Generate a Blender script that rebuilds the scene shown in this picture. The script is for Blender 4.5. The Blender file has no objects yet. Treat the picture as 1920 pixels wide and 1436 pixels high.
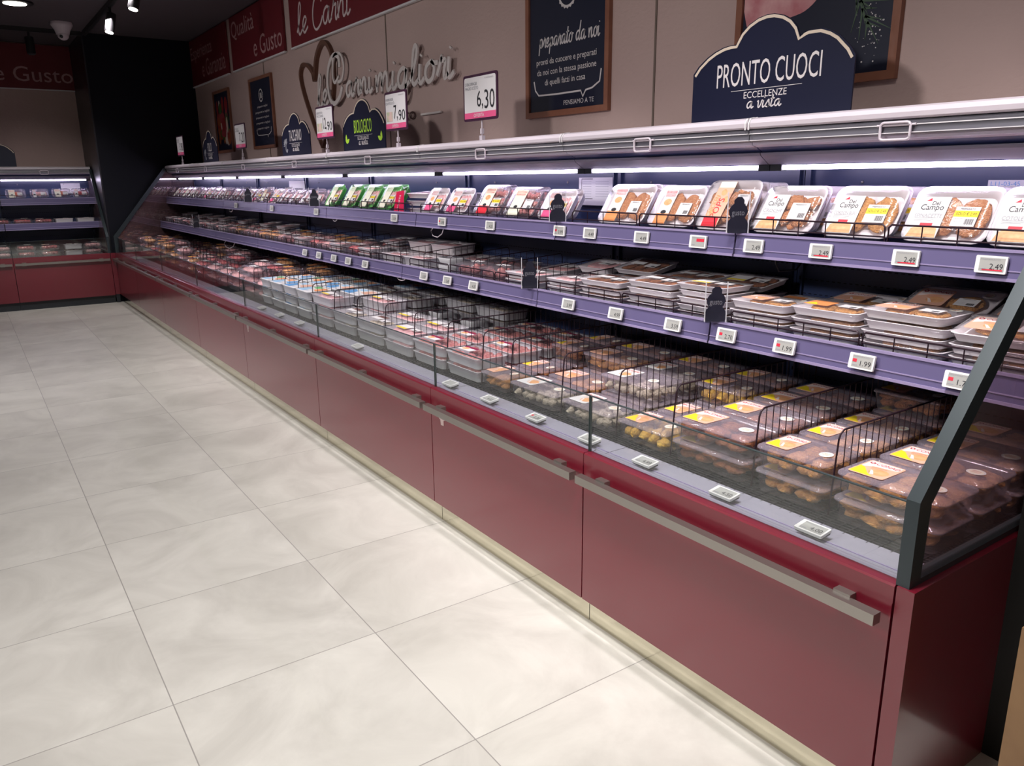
import bpy, math, random
from mathutils import Matrix, Vector, noise as mnoise
PI = math.pi
R = math.radians
random.seed(11)
sc = bpy.context.scene
COL = sc.collection

# ------------------------------------------------------------------ camera
def make_camera():
    f, yaw, pitch, roll = 1466.0, .6040, .2569, .0100
    cy, sy = math.cos(yaw), math.sin(yaw)
    fwd = Vector((sy*math.cos(pitch), cy*math.cos(pitch), -math.sin(pitch)))
    r0 = Vector((cy, -sy, 0)); d0 = fwd.cross(r0)
    r = math.cos(roll)*r0 + math.sin(roll)*d0
    d = -math.sin(roll)*r0 + math.cos(roll)*d0
    cam = bpy.data.cameras.new('camera'); o = bpy.data.objects.new('camera', cam); COL.objects.link(o)
    cam.sensor_fit = 'HORIZONTAL'; cam.sensor_width = 36; cam.lens = f/1920*36
    cam.clip_start = .02; cam.clip_end = 100
    m = Matrix((( r.x, -d.x, -fwd.x, -.2915), (r.y, -d.y, -fwd.y, 0), (r.z, -d.z, -fwd.z, 1.4003), (0, 0, 0, 1)))
    o.matrix_world = m
    sc.camera = o
make_camera()

# ------------------------------------------------------------------ view, world
sc.view_settings.view_transform = 'Standard'; sc.view_settings.look = 'None'
sc.view_settings.gamma = 1; sc.view_settings.use_curve_mapping = False
sc.view_settings.exposure = 0.0
sc.cycles.transparent_max_bounces = 32
sc.cycles.max_bounces = 8
sc.cycles.caustics_reflective = True; sc.cycles.caustics_refractive = False
w = bpy.data.worlds.new('world'); sc.world = w; w.use_nodes = True
w.node_tree.nodes['Background'].inputs[0].default_value = (.9, .82, .88, 1)
w.node_tree.nodes['Background'].inputs[1].default_value = .02

# ------------------------------------------------------------------ room lights (ceiling downlights of the shop, plus added fill lamps)
def area(name, loc, size, power, col, target=None, spread=180):
    l = bpy.data.lights.new(name, 'AREA'); l.shape = 'DISK'; l.size = size; l.energy = power; l.color = col
    l.spread = R(spread)
    o = bpy.data.objects.new(name, l); COL.objects.link(o); o.location = loc
    if target: o.rotation_euler = (Vector(target)-Vector(loc)).to_track_quat('-Z', 'Y').to_euler()
    return o
WARM = (1, .965, .93)
area('ceiling_and_fill_light', (.45, 1.0, 2.95), .35, 23, WARM, (.75, 1.4, 0), 110)
area('ceiling_and_fill_light', (-.5, -.5, 2.95), .35, 9, WARM, (.3, 1.2, 0), 110)
area('ceiling_and_fill_light', (.50, 3.4, 2.95), .3, 10, WARM, (.65, 3.4, 0), 110)
area('ceiling_and_fill_light', (.45, 5.9, 2.95), .3, 8, WARM, (.55, 5.9, 0), 110)
area('ceiling_and_fill_light', (.43, 8.9, 2.95), .3, 8, WARM, (.3, 8.6, 0), 110)
area('ceiling_and_fill_light', (.2, 7.6, 2.95), .3, 7, WARM, (.45, 10.9, .5), 50)  # added fill lamp to brighten the left cooler goods
area('ceiling_and_fill_light', (-2.9, 1.8, 2.9), .5, 33, (1, .96, .95), (1.3, 2.4, .5), 80)  # added fill lamp, out of view on the left, brightens the red panels
area('ceiling_and_fill_light', (-2.9, 6.0, 2.9), .5, 28, (1, .96, .95), (1.3, 6.2, .5), 80)  # second added fill lamp out of view, for the farther panels
for y_, p_ in ((.9, 4.2), (1.9, 4), (2.9, 4), (4.0, 4), (5.2, 3.6), (6.3, 3.4), (7.35, 3.2), (8.5, 3), (9.5, 2.4)):
    area('track_light', (1.10, y_, 2.84), .09, p_, (1, .93, .96), (1.68, y_+.05, .85), 62)

# ------------------------------------------------------------------ materials
MATS = {}
def mat(name, col, rough=.5, metal=0., spec=.5, noise=None, bump=None, emit=None, coat=0, aniso=None):
    """noise=(scale, colour2, contrast) ; bump=(scale, strength[, stretch])"""
    if name in MATS: return MATS[name]
    m = bpy.data.materials.new(name); m.use_nodes = True; MATS[name] = m
    nt = m.node_tree; N = nt.nodes; L = nt.links; b = N['Principled BSDF']
    b.inputs['Base Color'].default_value = (*col, 1)
    b.inputs['Roughness'].default_value = rough; b.inputs['Metallic'].default_value = metal
    b.inputs['Specular IOR Level'].default_value = spec
    b.inputs['Coat Weight'].default_value = coat
    if noise or bump:
        tc = N.new('ShaderNodeTexCoord')
    if noise:
        s, c2, con = noise
        n = N.new('ShaderNodeTexNoise'); n.inputs['Scale'].default_value = s; n.inputs['Detail'].default_value = 5
        L.new(tc.outputs['Object'], n.inputs['Vector'])
        r = N.new('ShaderNodeValToRGB'); r.color_ramp.elements[0].position = .5-con; r.color_ramp.elements[1].position = .5+con
        r.color_ramp.elements[0].color = (*col, 1); r.color_ramp.elements[1].color = (*c2, 1)
        L.new(n.outputs[0], r.inputs[0]); L.new(r.outputs[0], b.inputs['Base Color'])
    if bump:
        n = N.new('ShaderNodeTexNoise'); n.inputs['Scale'].default_value = bump[0]; n.inputs['Detail'].default_value = 4
        mp = N.new('ShaderNodeMapping')
        if len(bump) > 2: mp.inputs['Scale'].default_value = bump[2]
        L.new(tc.outputs['Object'], mp.inputs[0]); L.new(mp.outputs[0], n.inputs['Vector'])
        bu = N.new('ShaderNodeBump'); bu.inputs['Strength'].default_value = bump[1]; bu.inputs['Distance'].default_value = .01
        L.new(n.outputs[0], bu.inputs['Height']); L.new(bu.outputs[0], b.inputs['Normal'])
    if emit:
        b.inputs['Emission Color'].default_value = (*emit[0], 1); b.inputs['Emission Strength'].default_value = emit[1]
    return m

def clear(name, tint, gloss=.10, rough=.08, bump=None, haze=0., hazecol=(.8, .8, .85), ior=1.45):
    if name in MATS: return MATS[name]
    m = bpy.data.materials.new(name); m.use_nodes = True; MATS[name] = m
    nt = m.node_tree; N = nt.nodes; L = nt.links; N.remove(N['Principled BSDF']); out = N['Material Output']
    t = N.new('ShaderNodeBsdfTransparent'); t.inputs[0].default_value = (*tint, 1)
    g = N.new('ShaderNodeBsdfGlossy'); g.inputs['Roughness'].default_value = rough; g.inputs[0].default_value = (1, 1, 1, 1)
    fr = N.new('ShaderNodeLayerWeight'); fr.inputs[0].default_value = .5
    pw = N.new('ShaderNodeMath'); pw.operation = 'POWER'; pw.inputs[1].default_value = 5; L.new(fr.outputs['Facing'], pw.inputs[0])
    ad = N.new('ShaderNodeMath'); ad.operation = 'MULTIPLY_ADD'; ad.inputs[1].default_value = .96; ad.inputs[2].default_value = gloss+.03; ad.use_clamp = True
    L.new(pw.outputs[0], ad.inputs[0])
    mx = N.new('ShaderNodeMixShader'); L.new(ad.outputs[0], mx.inputs[0]); L.new(t.outputs[0], mx.inputs[1]); L.new(g.outputs[0], mx.inputs[2])
    last = mx
    if haze:
        d = N.new('ShaderNodeBsdfDiffuse'); d.inputs[0].default_value = (*hazecol, 1)
        m2 = N.new('ShaderNodeMixShader'); m2.inputs[0].default_value = haze
        L.new(mx.outputs[0], m2.inputs[1]); L.new(d.outputs[0], m2.inputs[2]); last = m2
    if bump:
        tc = N.new('ShaderNodeTexCoord'); mp = N.new('ShaderNodeMapping'); mp.inputs['Scale'].default_value = bump[2]
        mp.inputs['Rotation'].default_value = (0, 0, .6)
        n = N.new('ShaderNodeTexNoise'); n.inputs['Scale'].default_value = bump[0]; n.inputs['Detail'].default_value = 3; n.inputs['Distortion'].default_value = 1.5
        L.new(tc.outputs['Object'], mp.inputs[0]); L.new(mp.outputs[0], n.inputs['Vector'])
        bu = N.new('ShaderNodeBump'); bu.inputs['Strength'].default_value = bump[1]; bu.inputs['Distance'].default_value = .01
        L.new(n.outputs[0], bu.inputs['Height']); L.new(bu.outputs[0], g.inputs['Normal']); L.new(bu.outputs[0], fr.inputs['Normal'])
    L.new(last.outputs[0], out.inputs[0])
    return m

RED = mat('red_lacquer', (.150, .006, .018), .32, coat=.6)
RED.node_tree.nodes['Principled BSDF'].inputs['Coat Roughness'].default_value = .11
RED.node_tree.nodes['Principled BSDF'].inputs['IOR'].default_value = 1.62
REDS = mat('red_sign_board', (.14, .007, .013), .55)
KICK = mat('brushed_kick_plate', (.72, .68, .55), .14, 1., bump=(60, .04, (1, 1, 1)))
STEEL = mat('brushed_steel', (.36, .335, .31), .30, .85)
LIPW = mat('white_enamel', (.60, .54, .59), .35)
BLIND = mat('grey_blind', (.13, .125, .15), .38, bump=(3, .15, (1, 1, .3)))
LTRIM = mat('lilac_grey_trim', (.42, .37, .46), .4)
TRIML = mat('pale_trim', (.14, .125, .18), .35)
NAVY = mat('navy_enamel', (.022, .034, .088), .34, noise=(3, (.028, .041, .10), .2))
NAVYD = mat('navy_reflection', (.025, .035, .11), .3)  # navy colour paints in the back panel mirrored under the canopy
BLACK = mat('black_enamel', (.010, .011, .017), .45)
BLACKG = mat('black_wall_paint', (.0045, .005, .010), .6, spec=.2)
FRAME = mat('anthracite_frame', (.038, .050, .056), .33, .3)
WIRE = mat('dark_wire', (.026, .011, .018), .35, .4)
RAIL = mat('lilac_plastic_rail', (.30, .29, .36), .25)
STRIP = mat('lilac_price_strip', (.13, .112, .225), .22)
STRIPL = mat('lilac_strip_edge', (.30, .25, .42), .28)
GRILLE = mat('black_grille', (.014, .015, .020), .45)
FOAM = mat('white_foam', (.72, .68, .71), .55, bump=(300, .05))
FOAMG = mat('green_foam', (.10, .50, .08), .5)
PAPER = mat('white_paper', (.68, .66, .67), .6)
INK = mat('black_ink', (.015, .015, .02), .6)
INKG = mat('grey_ink', (.30, .30, .33), .6)
DKRED = mat('dark_red_ink', (.42, .01, .03), .5)
INKR = mat('red_ink', (.62, .02, .05), .5)
ORANGE = mat('orange_print', (.80, .30, .11), .4)
PEACH = mat('peach_print', (.78, .43, .31), .4)
CUTPR = mat('printed_cutlet', (.70, .32, .14), .45, noise=(60, (.82, .46, .24), .2))
YELL = mat('yellow_print', (.88, .66, .03), .4)
CREAM = mat('cream_print', (.82, .80, .66), .5)
PINKP = mat('pink_print', (.75, .10, .25), .45)
REDP = mat('red_print', (.72, .03, .05), .45)
BLUEP = mat('blue_print', (.12, .32, .62), .45)
GREENP = mat('green_print', (.10, .42, .12), .45)
LIME = mat('lime_print', (.45, .75, .05), .5)
ESLS = mat('grey_label_screen', (.38, .38, .36), .35)
ESLF = mat('white_label_case', (.78, .77, .76), .4)
ESLB = mat('black_label_case', (.02, .02, .02), .4)
CLEARB = clear('clear_box_plastic', (.92, .91, .93), .04, .09, haze=.10, hazecol=(.5, .46, .5))
FILM = clear('cling_film', (.93, .91, .94), .04, .07, bump=(10, .5, (1, 4, 1)), haze=.27, hazecol=(.50, .42, .50))  # mauve haze colour stands in for canopy reflections on the lids
FILM2 = clear('thin_cling_film', (.96, .95, .96), .0, .14, bump=(12, .25, (1, 3, 1)), haze=.05, hazecol=(.6, .52, .58))
MILKY = clear('milky_tub_plastic', (.85, .85, .88), .03, .2, haze=.55, hazecol=(.78, .77, .80))
GLASS = clear('counter_glass', (.93, .95, .94), .035, .0)
ENDGL = clear('end_glass', (.90, .82, .84), .08, .02, haze=.10, hazecol=(.50, .30, .31))  # red-brown haze is a reflection put into the glass colour
HOLD = clear('holder_plastic', (.95, .95, .96), .02, .05)
SILV = mat('silver_pouch', (.62, .60, .66), .18, .8, bump=(25, .5))
# foods
F_CUT = mat('golden_breadcrumbs', (.60, .24, .06), .8, noise=(110, (.85, .45, .15), .2), bump=(260, 1.))
F_ORB = mat('orange_breadcrumbs', (.56, .20, .075), .8, noise=(110, (.76, .36, .16), .2), bump=(260, 1.))
F_BRN = mat('brown_breadcrumbs', (.27, .075, .03), .75, noise=(70, (.50, .20, .07), .18), bump=(240, .9))
F_YEL = mat('yellow_breadcrumbs', (.80, .44, .06), .7, noise=(60, (.92, .60, .14), .2), bump=(200, .8))
F_PAL = mat('pale_batter', (.50, .42, .30), .6, noise=(70, (.68, .60, .47), .2), bump=(160, .8))
F_PNK = mat('raw_chicken', (.72, .33, .34), .35, noise=(40, (.84, .52, .52), .2), bump=(60, .4))
F_MIN = mat('minced_meat', (.62, .16, .15), .45, noise=(120, (.80, .38, .36), .15), bump=(220, 1.))
F_RED = mat('raw_beef', (.42, .035, .05), .3, noise=(45, (.66, .20, .20), .14), bump=(60, .4))
F_SAU = mat('sausage_skin', (.62, .16, .10), .3, noise=(60, (.76, .28, .18), .2))
F_ORG = mat('marinated_chicken', (.80, .34, .10), .35, noise=(40, (.88, .52, .26), .2), bump=(60, .4))

# ------------------------------------------------------------------ mesh builder
class MB:
    def __init__(s): s.v = []; s.f = []; s.m = []; s.mats = []; s.sm = []
    def mi(s, m):
        if m not in s.mats: s.mats.append(m)
        return s.mats.index(m)
    def add(s, vs, fs, m, smooth=False, M=None):
        k = len(s.v); i = s.mi(m)
        if M is not None: vs = [M @ Vector(v) for v in vs]
        s.v += [tuple(v) for v in vs]
        for f in fs: s.f.append([a+k for a in f]); s.m.append(i); s.sm.append(smooth)
        return s
    def box(s, x0, x1, y0, y1, z0, z1, m, M=None, bev=0):
        if bev:
            b = bev; p = rrect((x1-x0), (z1-z0), b, 2)
            cx, cz = (x0+x1)/2, (z0+z1)/2
            return s.prism([(cx+a, cz+c) for a, c in p], y0, y1, m, axis='y', M=M)
        vs = [(x, y, z) for z in (z0, z1) for y in (y0, y1) for x in (x0, x1)]
        return s.add(vs, [(0, 2, 3, 1), (4, 5, 7, 6), (0, 1, 5, 4), (2, 6, 7, 3), (0, 4, 6, 2), (1, 3, 7, 5)], m, M=M)
    def prism(s, pts, a0, a1, m, axis='z', M=None, smooth=False):
        n = len(pts)
        def P(p, a):
            if axis == 'z': return (p[0], p[1], a)
            if axis == 'y': return (p[0], a, p[1])
            return (a, p[0], p[1])
        vs = [P(p, a0) for p in pts]+[P(p, a1) for p in pts]
        fs = [tuple(range(n))[::-1], tuple(range(n, 2*n))]
        s.add(vs, fs, m, M=M)
        return s.add(vs, [(i, (i+1) % n, n+(i+1) % n, n+i) for i in range(n)], m, smooth=smooth, M=M)
    def rings(s, rings, m, cap0=True, cap1=True, smooth=True, M=None):
        n = len(rings[0]); vs = [v for r in rings for v in r]; fs = []
        for k in range(len(rings)-1):
            for i in range(n):
                j = (i+1) % n; fs.append((k*n+i, k*n+j, (k+1)*n+j, (k+1)*n+i))
        s.add(vs, fs, m, smooth=smooth, M=M)
        if cap0: s.add(rings[0], [tuple(range(n))[::-1]], m, M=M)
        if cap1: s.add(rings[-1], [tuple(range(n))], m, M=M)
        return s
    def tube(s, path, r, m, n=6, closed=False, M=None):
        P = [Vector(p) for p in path]; rs = []
        K = len(P)
        for i, p in enumerate(P):
            a = P[(i-1) % K] if (closed or i > 0) else p
            b = P[(i+1) % K] if (closed or i < K-1) else p
            t = (b-a).normalized()
            u = t.cross(Vector((0, 0, 1)))
            if u.length < .05: u = t.cross(Vector((0, 1, 0)))
            u.normalize(); v = t.cross(u)
            rs.append([p+r*(math.cos(2*PI*k/n)*u+math.sin(2*PI*k/n)*v) for k in range(n)])
        if closed: rs.append(rs[0])
        return s.rings(rs, m, not closed, not closed, True, M)
    def cyl(s, c, r, h, m, n=16, r2=None, M=None, axis='z'):
        r2 = r if r2 is None else r2
        def C(rr, a):
            o = []
            for k in range(n):
                x, y = rr*math.cos(2*PI*k/n), rr*math.sin(2*PI*k/n)
                o.append({'z': (c[0]+x, c[1]+y, c[2]+a), 'y': (c[0]+x, c[1]+a, c[2]+y), 'x': (c[0]+a, c[1]+x, c[2]+y)}[axis])
            return o
        return s.rings([C(r, 0), C(r2, h)], m, M=M)
    def blob(s, c, rad, m, seed=0, amp=.18, lvl=1, rot=0, M=None, fr=2.2):
        vs, fs = ICO(lvl); out = []
        cr, sr = math.cos(rot), math.sin(rot)
        for v in vs:
            d = 1+amp*mnoise.noise(Vector(v)*fr+Vector((seed*3.1, seed*1.7, seed*5.3)))*2
            x, y, z = v[0]*rad[0]*d, v[1]*rad[1]*d, v[2]*rad[2]*d
            out.append((c[0]+x*cr-y*sr, c[1]+x*sr+y*cr, c[2]+z))
        return s.add(out, fs, m, smooth=True, M=M)
    def text(s, t, x0, x1, y0, y1, z, m, M=None, shear=0):
        vs, fs = TXT(t, shear)
        if not vs: return s
        a = min(v[0] for v in vs); b = max(v[0] for v in vs); c = min(v[1] for v in vs); d = max(v[1] for v in vs)
        kx = (x1-x0)/max(b-a, 1e-6); ky = (y1-y0)/max(d-c, 1e-6)
        return s.add([(x0+(v[0]-a)*kx, y0+(v[1]-c)*ky, z) for v in vs], fs, m, M=M)
    def mesh(s, name):
        me = bpy.data.meshes.new(name); me.from_pydata(s.v, [], s.f)
        for m in s.mats: me.materials.append(m)
        me.polygons.foreach_set('material_index', s.m); me.polygons.foreach_set('use_smooth', s.sm)
        me.update(); return me

_ico = {}
def ICO(l):
    if l in _ico: return _ico[l]
    import bmesh
    b = bmesh.new(); bmesh.ops.create_icosphere(b, subdivisions=l+1, radius=1)
    vs = [tuple(v.co) for v in b.verts]; fs = [tuple(v.index for v in f.verts) for f in b.faces]; b.free()
    _ico[l] = (vs, fs); return _ico[l]
_txt = {}
def TXT(t, shear=0):
    k = (t, shear)
    if k in _txt: return _txt[k]
    cu = bpy.data.curves.new('t', 'FONT'); cu.body = t; cu.size = 1; cu.resolution_u = 3; cu.shear = shear
    cu.align_x = 'CENTER'
    ob = bpy.data.objects.new('t', cu)
    me = bpy.data.meshes.new_from_object(ob)
    r = ([tuple(v.co) for v in me.vertices], [tuple(p.vertices) for p in me.polygons])
    bpy.data.objects.remove(ob); bpy.data.meshes.remove(me); bpy.data.curves.remove(cu)
    _txt[k] = r; return r
def rrect(w, d, r, n=4, cx=0, cy=0):
    o = []
    for qx, qy, a0 in ((1, 1, 0), (-1, 1, 90), (-1, -1, 180), (1, -1, 270)):
        for k in range(n+1):
            a = R(a0+90*k/n)
            o.append((cx+qx*(w/2-r)+r*math.cos(a), cy+qy*(d/2-r)+r*math.sin(a)))
    return o
def rr3(w, d, r, z, n=4): return [(x, y, z) for x, y in rrect(w, d, r, n)]

def link(name, me, parent=None, loc=None, rot=None):
    o = bpy.data.objects.new(name, me); COL.objects.link(o)
    if parent: o.parent = parent
    if loc: o.location = loc
    if rot: o.rotation_euler = rot
    return o
def part(name, mb, parent): return link(name, mb.mesh(name), parent)
def tag(o, label=None, cat=None, group=None, kind=None):
    if label: o['label'] = label
    if cat: o['category'] = cat
    if group: o['group'] = group
    if kind: o['kind'] = kind
    return o
def thing(name, label, cat, loc=(0, 0, 0), rot=(0, 0, 0), group=None):
    o = link(name, None, None, loc, rot); o.empty_display_size = .05
    return tag(o, label, cat, group)
def copy_tree(o, parent=None):
    c = o.copy(); COL.objects.link(c)
    if parent: c.parent = parent
    for ch in o.children: copy_tree(ch, c)
    return c
PROTO = {}
def place(kind, loc, rot, label, group=None):
    """first use moves the built thing itself, later uses copy it with its parts"""
    p = PROTO[kind]
    if p['used']: o = copy_tree(p['o'])
    else: o = p['o']; p['used'] = True
    o.location = loc; o.rotation_euler = rot; o['label'] = label; o['category'] = p['cat']; o['group'] = group or p['cat']
    o.scale = (1, 1, 1)
    return o
def proto(kind, name, cat):
    o = link(name, None); o.empty_display_size = .05
    PROTO[kind] = dict(o=o, cat=cat, used=False); return o
WALLR = (R(90), 0, R(-90))     # faces the aisle (-x)
WALLB = (R(90), 0, 0)          # faces the camera side (-y)
FLAT = (0, 0, R(-90))

# ------------------------------------------------------------------ room shell
def floor_mat():
    m = bpy.data.materials.new('floor_tiles'); m.use_nodes = True; nt = m.node_tree; N = nt.nodes; L = nt.links; b = N['Principled BSDF']
    tc = N.new('ShaderNodeTexCoord'); sx = N.new('ShaderNodeSeparateXYZ'); L.new(tc.outputs['Object'], sx.inputs[0])
    def ma(op, a, bb=None):
        n = N.new('ShaderNodeMath'); n.operation = op
        for i, x in enumerate((a, bb)):
            if x is None: continue
            if isinstance(x, (int, float)): n.inputs[i].default_value = x
            else: L.new(x, n.inputs[i])
        return n.outputs[0]
    TX, TY = .6078, .6
    def grout(c, off, T, w):
        u = ma('DIVIDE', ma('SUBTRACT', c, off), T); f = ma('FRACT', u); d = ma('MULTIPLY', ma('MINIMUM', f, ma('SUBTRACT', 1., f)), T)
        return ma('LESS_THAN', d, w), ma('FLOOR', u)
    gx, ix = grout(sx.outputs[0], -.009, TX, .0016); gy, iy = grout(sx.outputs[1], 2.072, TY, .0016)
    g = ma('MAXIMUM', gx, gy)
    wn = N.new('ShaderNodeTexWhiteNoise'); cb = N.new('ShaderNodeCombineXYZ'); L.new(ix, cb.inputs[0]); L.new(iy, cb.inputs[1]); L.new(cb.outputs[0], wn.inputs['Vector'])
    off = N.new('ShaderNodeVectorMath'); off.operation = 'MULTIPLY_ADD'; L.new(wn.outputs['Color'], off.inputs[0]); off.inputs[1].default_value = (9, 9, 9); L.new(tc.outputs['Object'], off.inputs[2])
    n1 = N.new('ShaderNodeTexNoise'); n1.inputs['Scale'].default_value = 2.6; n1.inputs['Detail'].default_value = 8; n1.inputs['Roughness'].default_value = .62; n1.inputs['Distortion'].default_value = .8; L.new(off.outputs[0], n1.inputs['Vector'])
    r = N.new('ShaderNodeValToRGB'); e = r.color_ramp.elements
    e[0].position = .33; e[0].color = (.53, .51, .465, 1); e[1].position = .68; e[1].color = (.70, .68, .625, 1); L.new(n1.outputs[0], r.inputs[0])
    mx = N.new('ShaderNodeMix'); mx.data_type = 'RGBA'; L.new(g, mx.inputs[0]); L.new(r.outputs[0], mx.inputs[6]); mx.inputs[7].default_value = (.33, .31, .29, 1)
    L.new(mx.outputs[2], b.inputs['Base Color'])
    n2 = N.new('ShaderNodeTexNoise'); n2.inputs['Scale'].default_value = 5; L.new(tc.outputs['Object'], n2.inputs['Vector'])
    mr = N.new('ShaderNodeMapRange'); mr.inputs[3].default_value = .30; mr.inputs[4].default_value = .48; L.new(n2.outputs[0], mr.inputs[0]); L.new(mr.outputs[0], b.inputs['Roughness'])
    bu = N.new('ShaderNodeBump'); bu.inputs['Strength'].default_value = .25; bu.inputs['Distance'].default_value = .002; L.new(ma('SUBTRACT', 1., g), bu.inputs['Height']); L.new(bu.outputs[0], b.inputs['Normal'])
    return m
def wall_mat():
    m = mat('beige_plaster', (.43, .31, .285), .85, noise=(1.3, (.49, .36, .33), .3), bump=(35, .35, (1, 1, 1.6)))
    return m
def struct(name, mb): return tag(part(name, mb, None), kind='structure')
PLAST = wall_mat()
CEIL = mat('ceiling_dark_paint', (.085, .068, .078), .8)
struct('floor', MB().box(-4.5, 2.45, -3, 11.6, -.1, 0, floor_mat()))
struct('ceiling', MB().box(-4.5, 2.45, -3, 11.6, 3.0, 3.1, CEIL))
struct('wall_right', MB().box(2.29, 2.45, -3, 11.6, 0, 3.0, PLAST))
struct('wall_back', MB().box(-4.5, 2.29, 11.5, 11.6, 0, 3.0, PLAST))
struct('wall_left', MB().box(-4.5, -4.4, -3, 11.5, 0, 3.0, mat('dim_wall', (.25, .22, .21), .8)))
struct('wall_front', MB().box(-4.4, 2.29, -3, -2.9, 0, 3.0, mat('dim_wall', (.25, .22, .21), .8)))
# vertical joints between the plaster panels of the right wall
GROOVE = mat('wall_joint', (.16, .12, .10), .9)
for i, y in enumerate((2.626, 5.208, 7.814)):
    struct('trim_%d' % (i+1), MB().box(2.286, 2.29, y-.005, y+.005, 0, 2.475, GROOVE))
# dark corner column
cm = MB().box(1.14, 2.29, 10.40, 11.5, 0, 3.0, BLACKG)
cm.box(1.125, 1.14, 10.385, 11.5, 0, 3.0, mat('black_satin_corner', (.016, .015, .02), .35))
struct('wall_column', cm)
# dark reveal beside the near end of the counter
struct('wall_pillar', MB().box(1.605, 2.29, .42, .70, 0, 3.0, mat('black_pillar_paint', (.012, .013, .013), .55)))

# ------------------------------------------------------------------ red signs on the walls
SIGNW = mat('sign_lettering', (.42, .24, .24), .6)
SIGNS = mat('sign_script', (.62, .52, .52), .6)
def sign(label, w, h, loc, rot, texts, m=SIGNW, script=None):
    t = thing('wall_sign', label, 'sign', loc, rot, 'red signs under the ceiling')
    part('board', MB().box(0, w, 0, h, 0, .02, REDS), t)
    part('edge_trim', MB().box(-.006, w+.006, -.012, 0, 0, .024, PAPER), t)
    mb = MB()
    for tx, x0, x1, y0, y1 in texts: mb.text(tx, x0, x1, y0, y1, .021, m)
    if script: script(mb)
    part('lettering', mb, t)
    return t
sign('far red sign reading Esperienza e Garanzia by the dark column', 1.50, .50, (2.285, 10.375, 2.487), WALLR,
     [('Esperienza', .03, .95, .24, .42), ('e Garanzia', .48, 1.42, .06, .24)])
sign('middle red sign reading Qualità e Gusto on the right wall', 1.56, .50, (2.285, 8.705, 2.487), WALLR,
     [('Qualità', .05, .78, .27, .45), ('e Gusto', .72, 1.52, .05, .22)])
sign('red sign reading e Gusto on the back wall above the left cooler', 2.4, .50, (-1.22, 11.49, 2.487), WALLB,
     [('e Gusto', 1.52, 2.34, .08, .25), ('Qualità', .5, 1.2, .28, .45)])

# ---------------------------------------------------------------- cursive stroke lettering
GL = {
 'l': (.27, [[(0, .1), (.12, .4), (.21, .85), (.16, 1.0), (.1, .8), (.08, .2), (.14, 0), (.27, .12)]]),
 'e': (.30, [[(0, .1), (.13, .22), (.22, .40), (.15, .5), (.06, .38), (.05, .15), (.13, 0), (.30, .15)]]),
 'C': (.50, [[(.44, .72), (.42, .95), (.26, 1.02), (.1, .82), (.03, .45), (.08, .08), (.22, -.06), (.4, .06), (.5, .28)]]),
 'a': (.40, [[(.29, .42), (.2, .5), (.08, .4), (.04, .2), (.1, .02), (.2, .08), (.3, .46)], [(.3, .48), (.28, .12), (.33, 0), (.42, .12)]]),
 'r': (.28, [[(0, .1), (.09, .42), (.12, .55), (.13, .44), (.22, .44), (.19, .15), (.22, 0), (.3, .12)]]),
 'n': (.38, [[(.02, .5), (.05, .0)], [(.05, .15), (.14, .46), (.22, .48), (.24, .35), (.24, .08), (.29, 0), (.39, .12)]]),
 'i': (.16, [[(.03, .5), (.02, .1), (.07, 0), (.17, .12)], [(.06, .68), (.07, .73)]]),
 'm': (.56, [[(.02, .5), (.05, .0)], [(.05, .15), (.13, .46), (.2, .48), (.21, .3), (.21, .0)], [(.21, .15), (.3, .46), (.37, .48), (.4, .3), (.4, .08), (.45, 0), (.56, .12)]]),
 'g': (.40, [[(.29, .42), (.2, .5), (.08, .4), (.04, .2), (.1, .02), (.2, .08), (.3, .46)], [(.3, .48), (.27, -.2), (.16, -.4), (.06, -.28), (.18, -.1), (.41, .12)]]),
 'o': (.36, [[(.2, .5), (.07, .4), (.04, .18), (.12, 0), (.24, .08), (.28, .32), (.2, .5), (.27, .44), (.38, .42)]]),
 'v': (.32, [[(.0, .42), (.06, .48), (.08, .1), (.13, 0), (.22, .2), (.26, .5), (.34, .44)]]),
 's': (.27, [[(0, .08), (.16, .52), (.19, .36), (.24, .15), (.15, 0), (.03, .05)], [(.15, 0), (.28, .12)]]),
 't': (.23, [[(.12, .85), (.07, .2), (.11, 0), (.24, .12)], [(0, .56), (.22, .60)]]),
 'p': (.36, [[(.10, .5), (.03, -.4)], [(.06, .22), (.15, .47), (.26, .44), (.28, .22), (.2, .02), (.08, .08)], [(.2, .02), (.37, .12)]]),
 'd': (.42, [[(.27, .42), (.2, .5), (.08, .4), (.04, .2), (.1, .02), (.2, .08), (.28, .3)], [(.36, 1.0), (.29, .3), (.29, .06), (.34, 0), (.44, .12)]]),
 ' ': (.22, []),
}
def smooth_path(p, k=5):
    if len(p) < 3: return p
    q = [p[0]]+list(p)+[p[-1]]; o = []
    for i in range(1, len(q)-2):
        for j in range(k):
            t = j/k; a, b, c, d = q[i-1], q[i], q[i+1], q[i+2]
            o.append(tuple(.5*((2*b[n])+(-a[n]+c[n])*t+(2*a[n]-5*b[n]+4*c[n]-d[n])*t*t+(-a[n]+3*b[n]-3*c[n]+d[n])*t**3) for n in range(2)))
    o.append(p[-1]); return o
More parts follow.
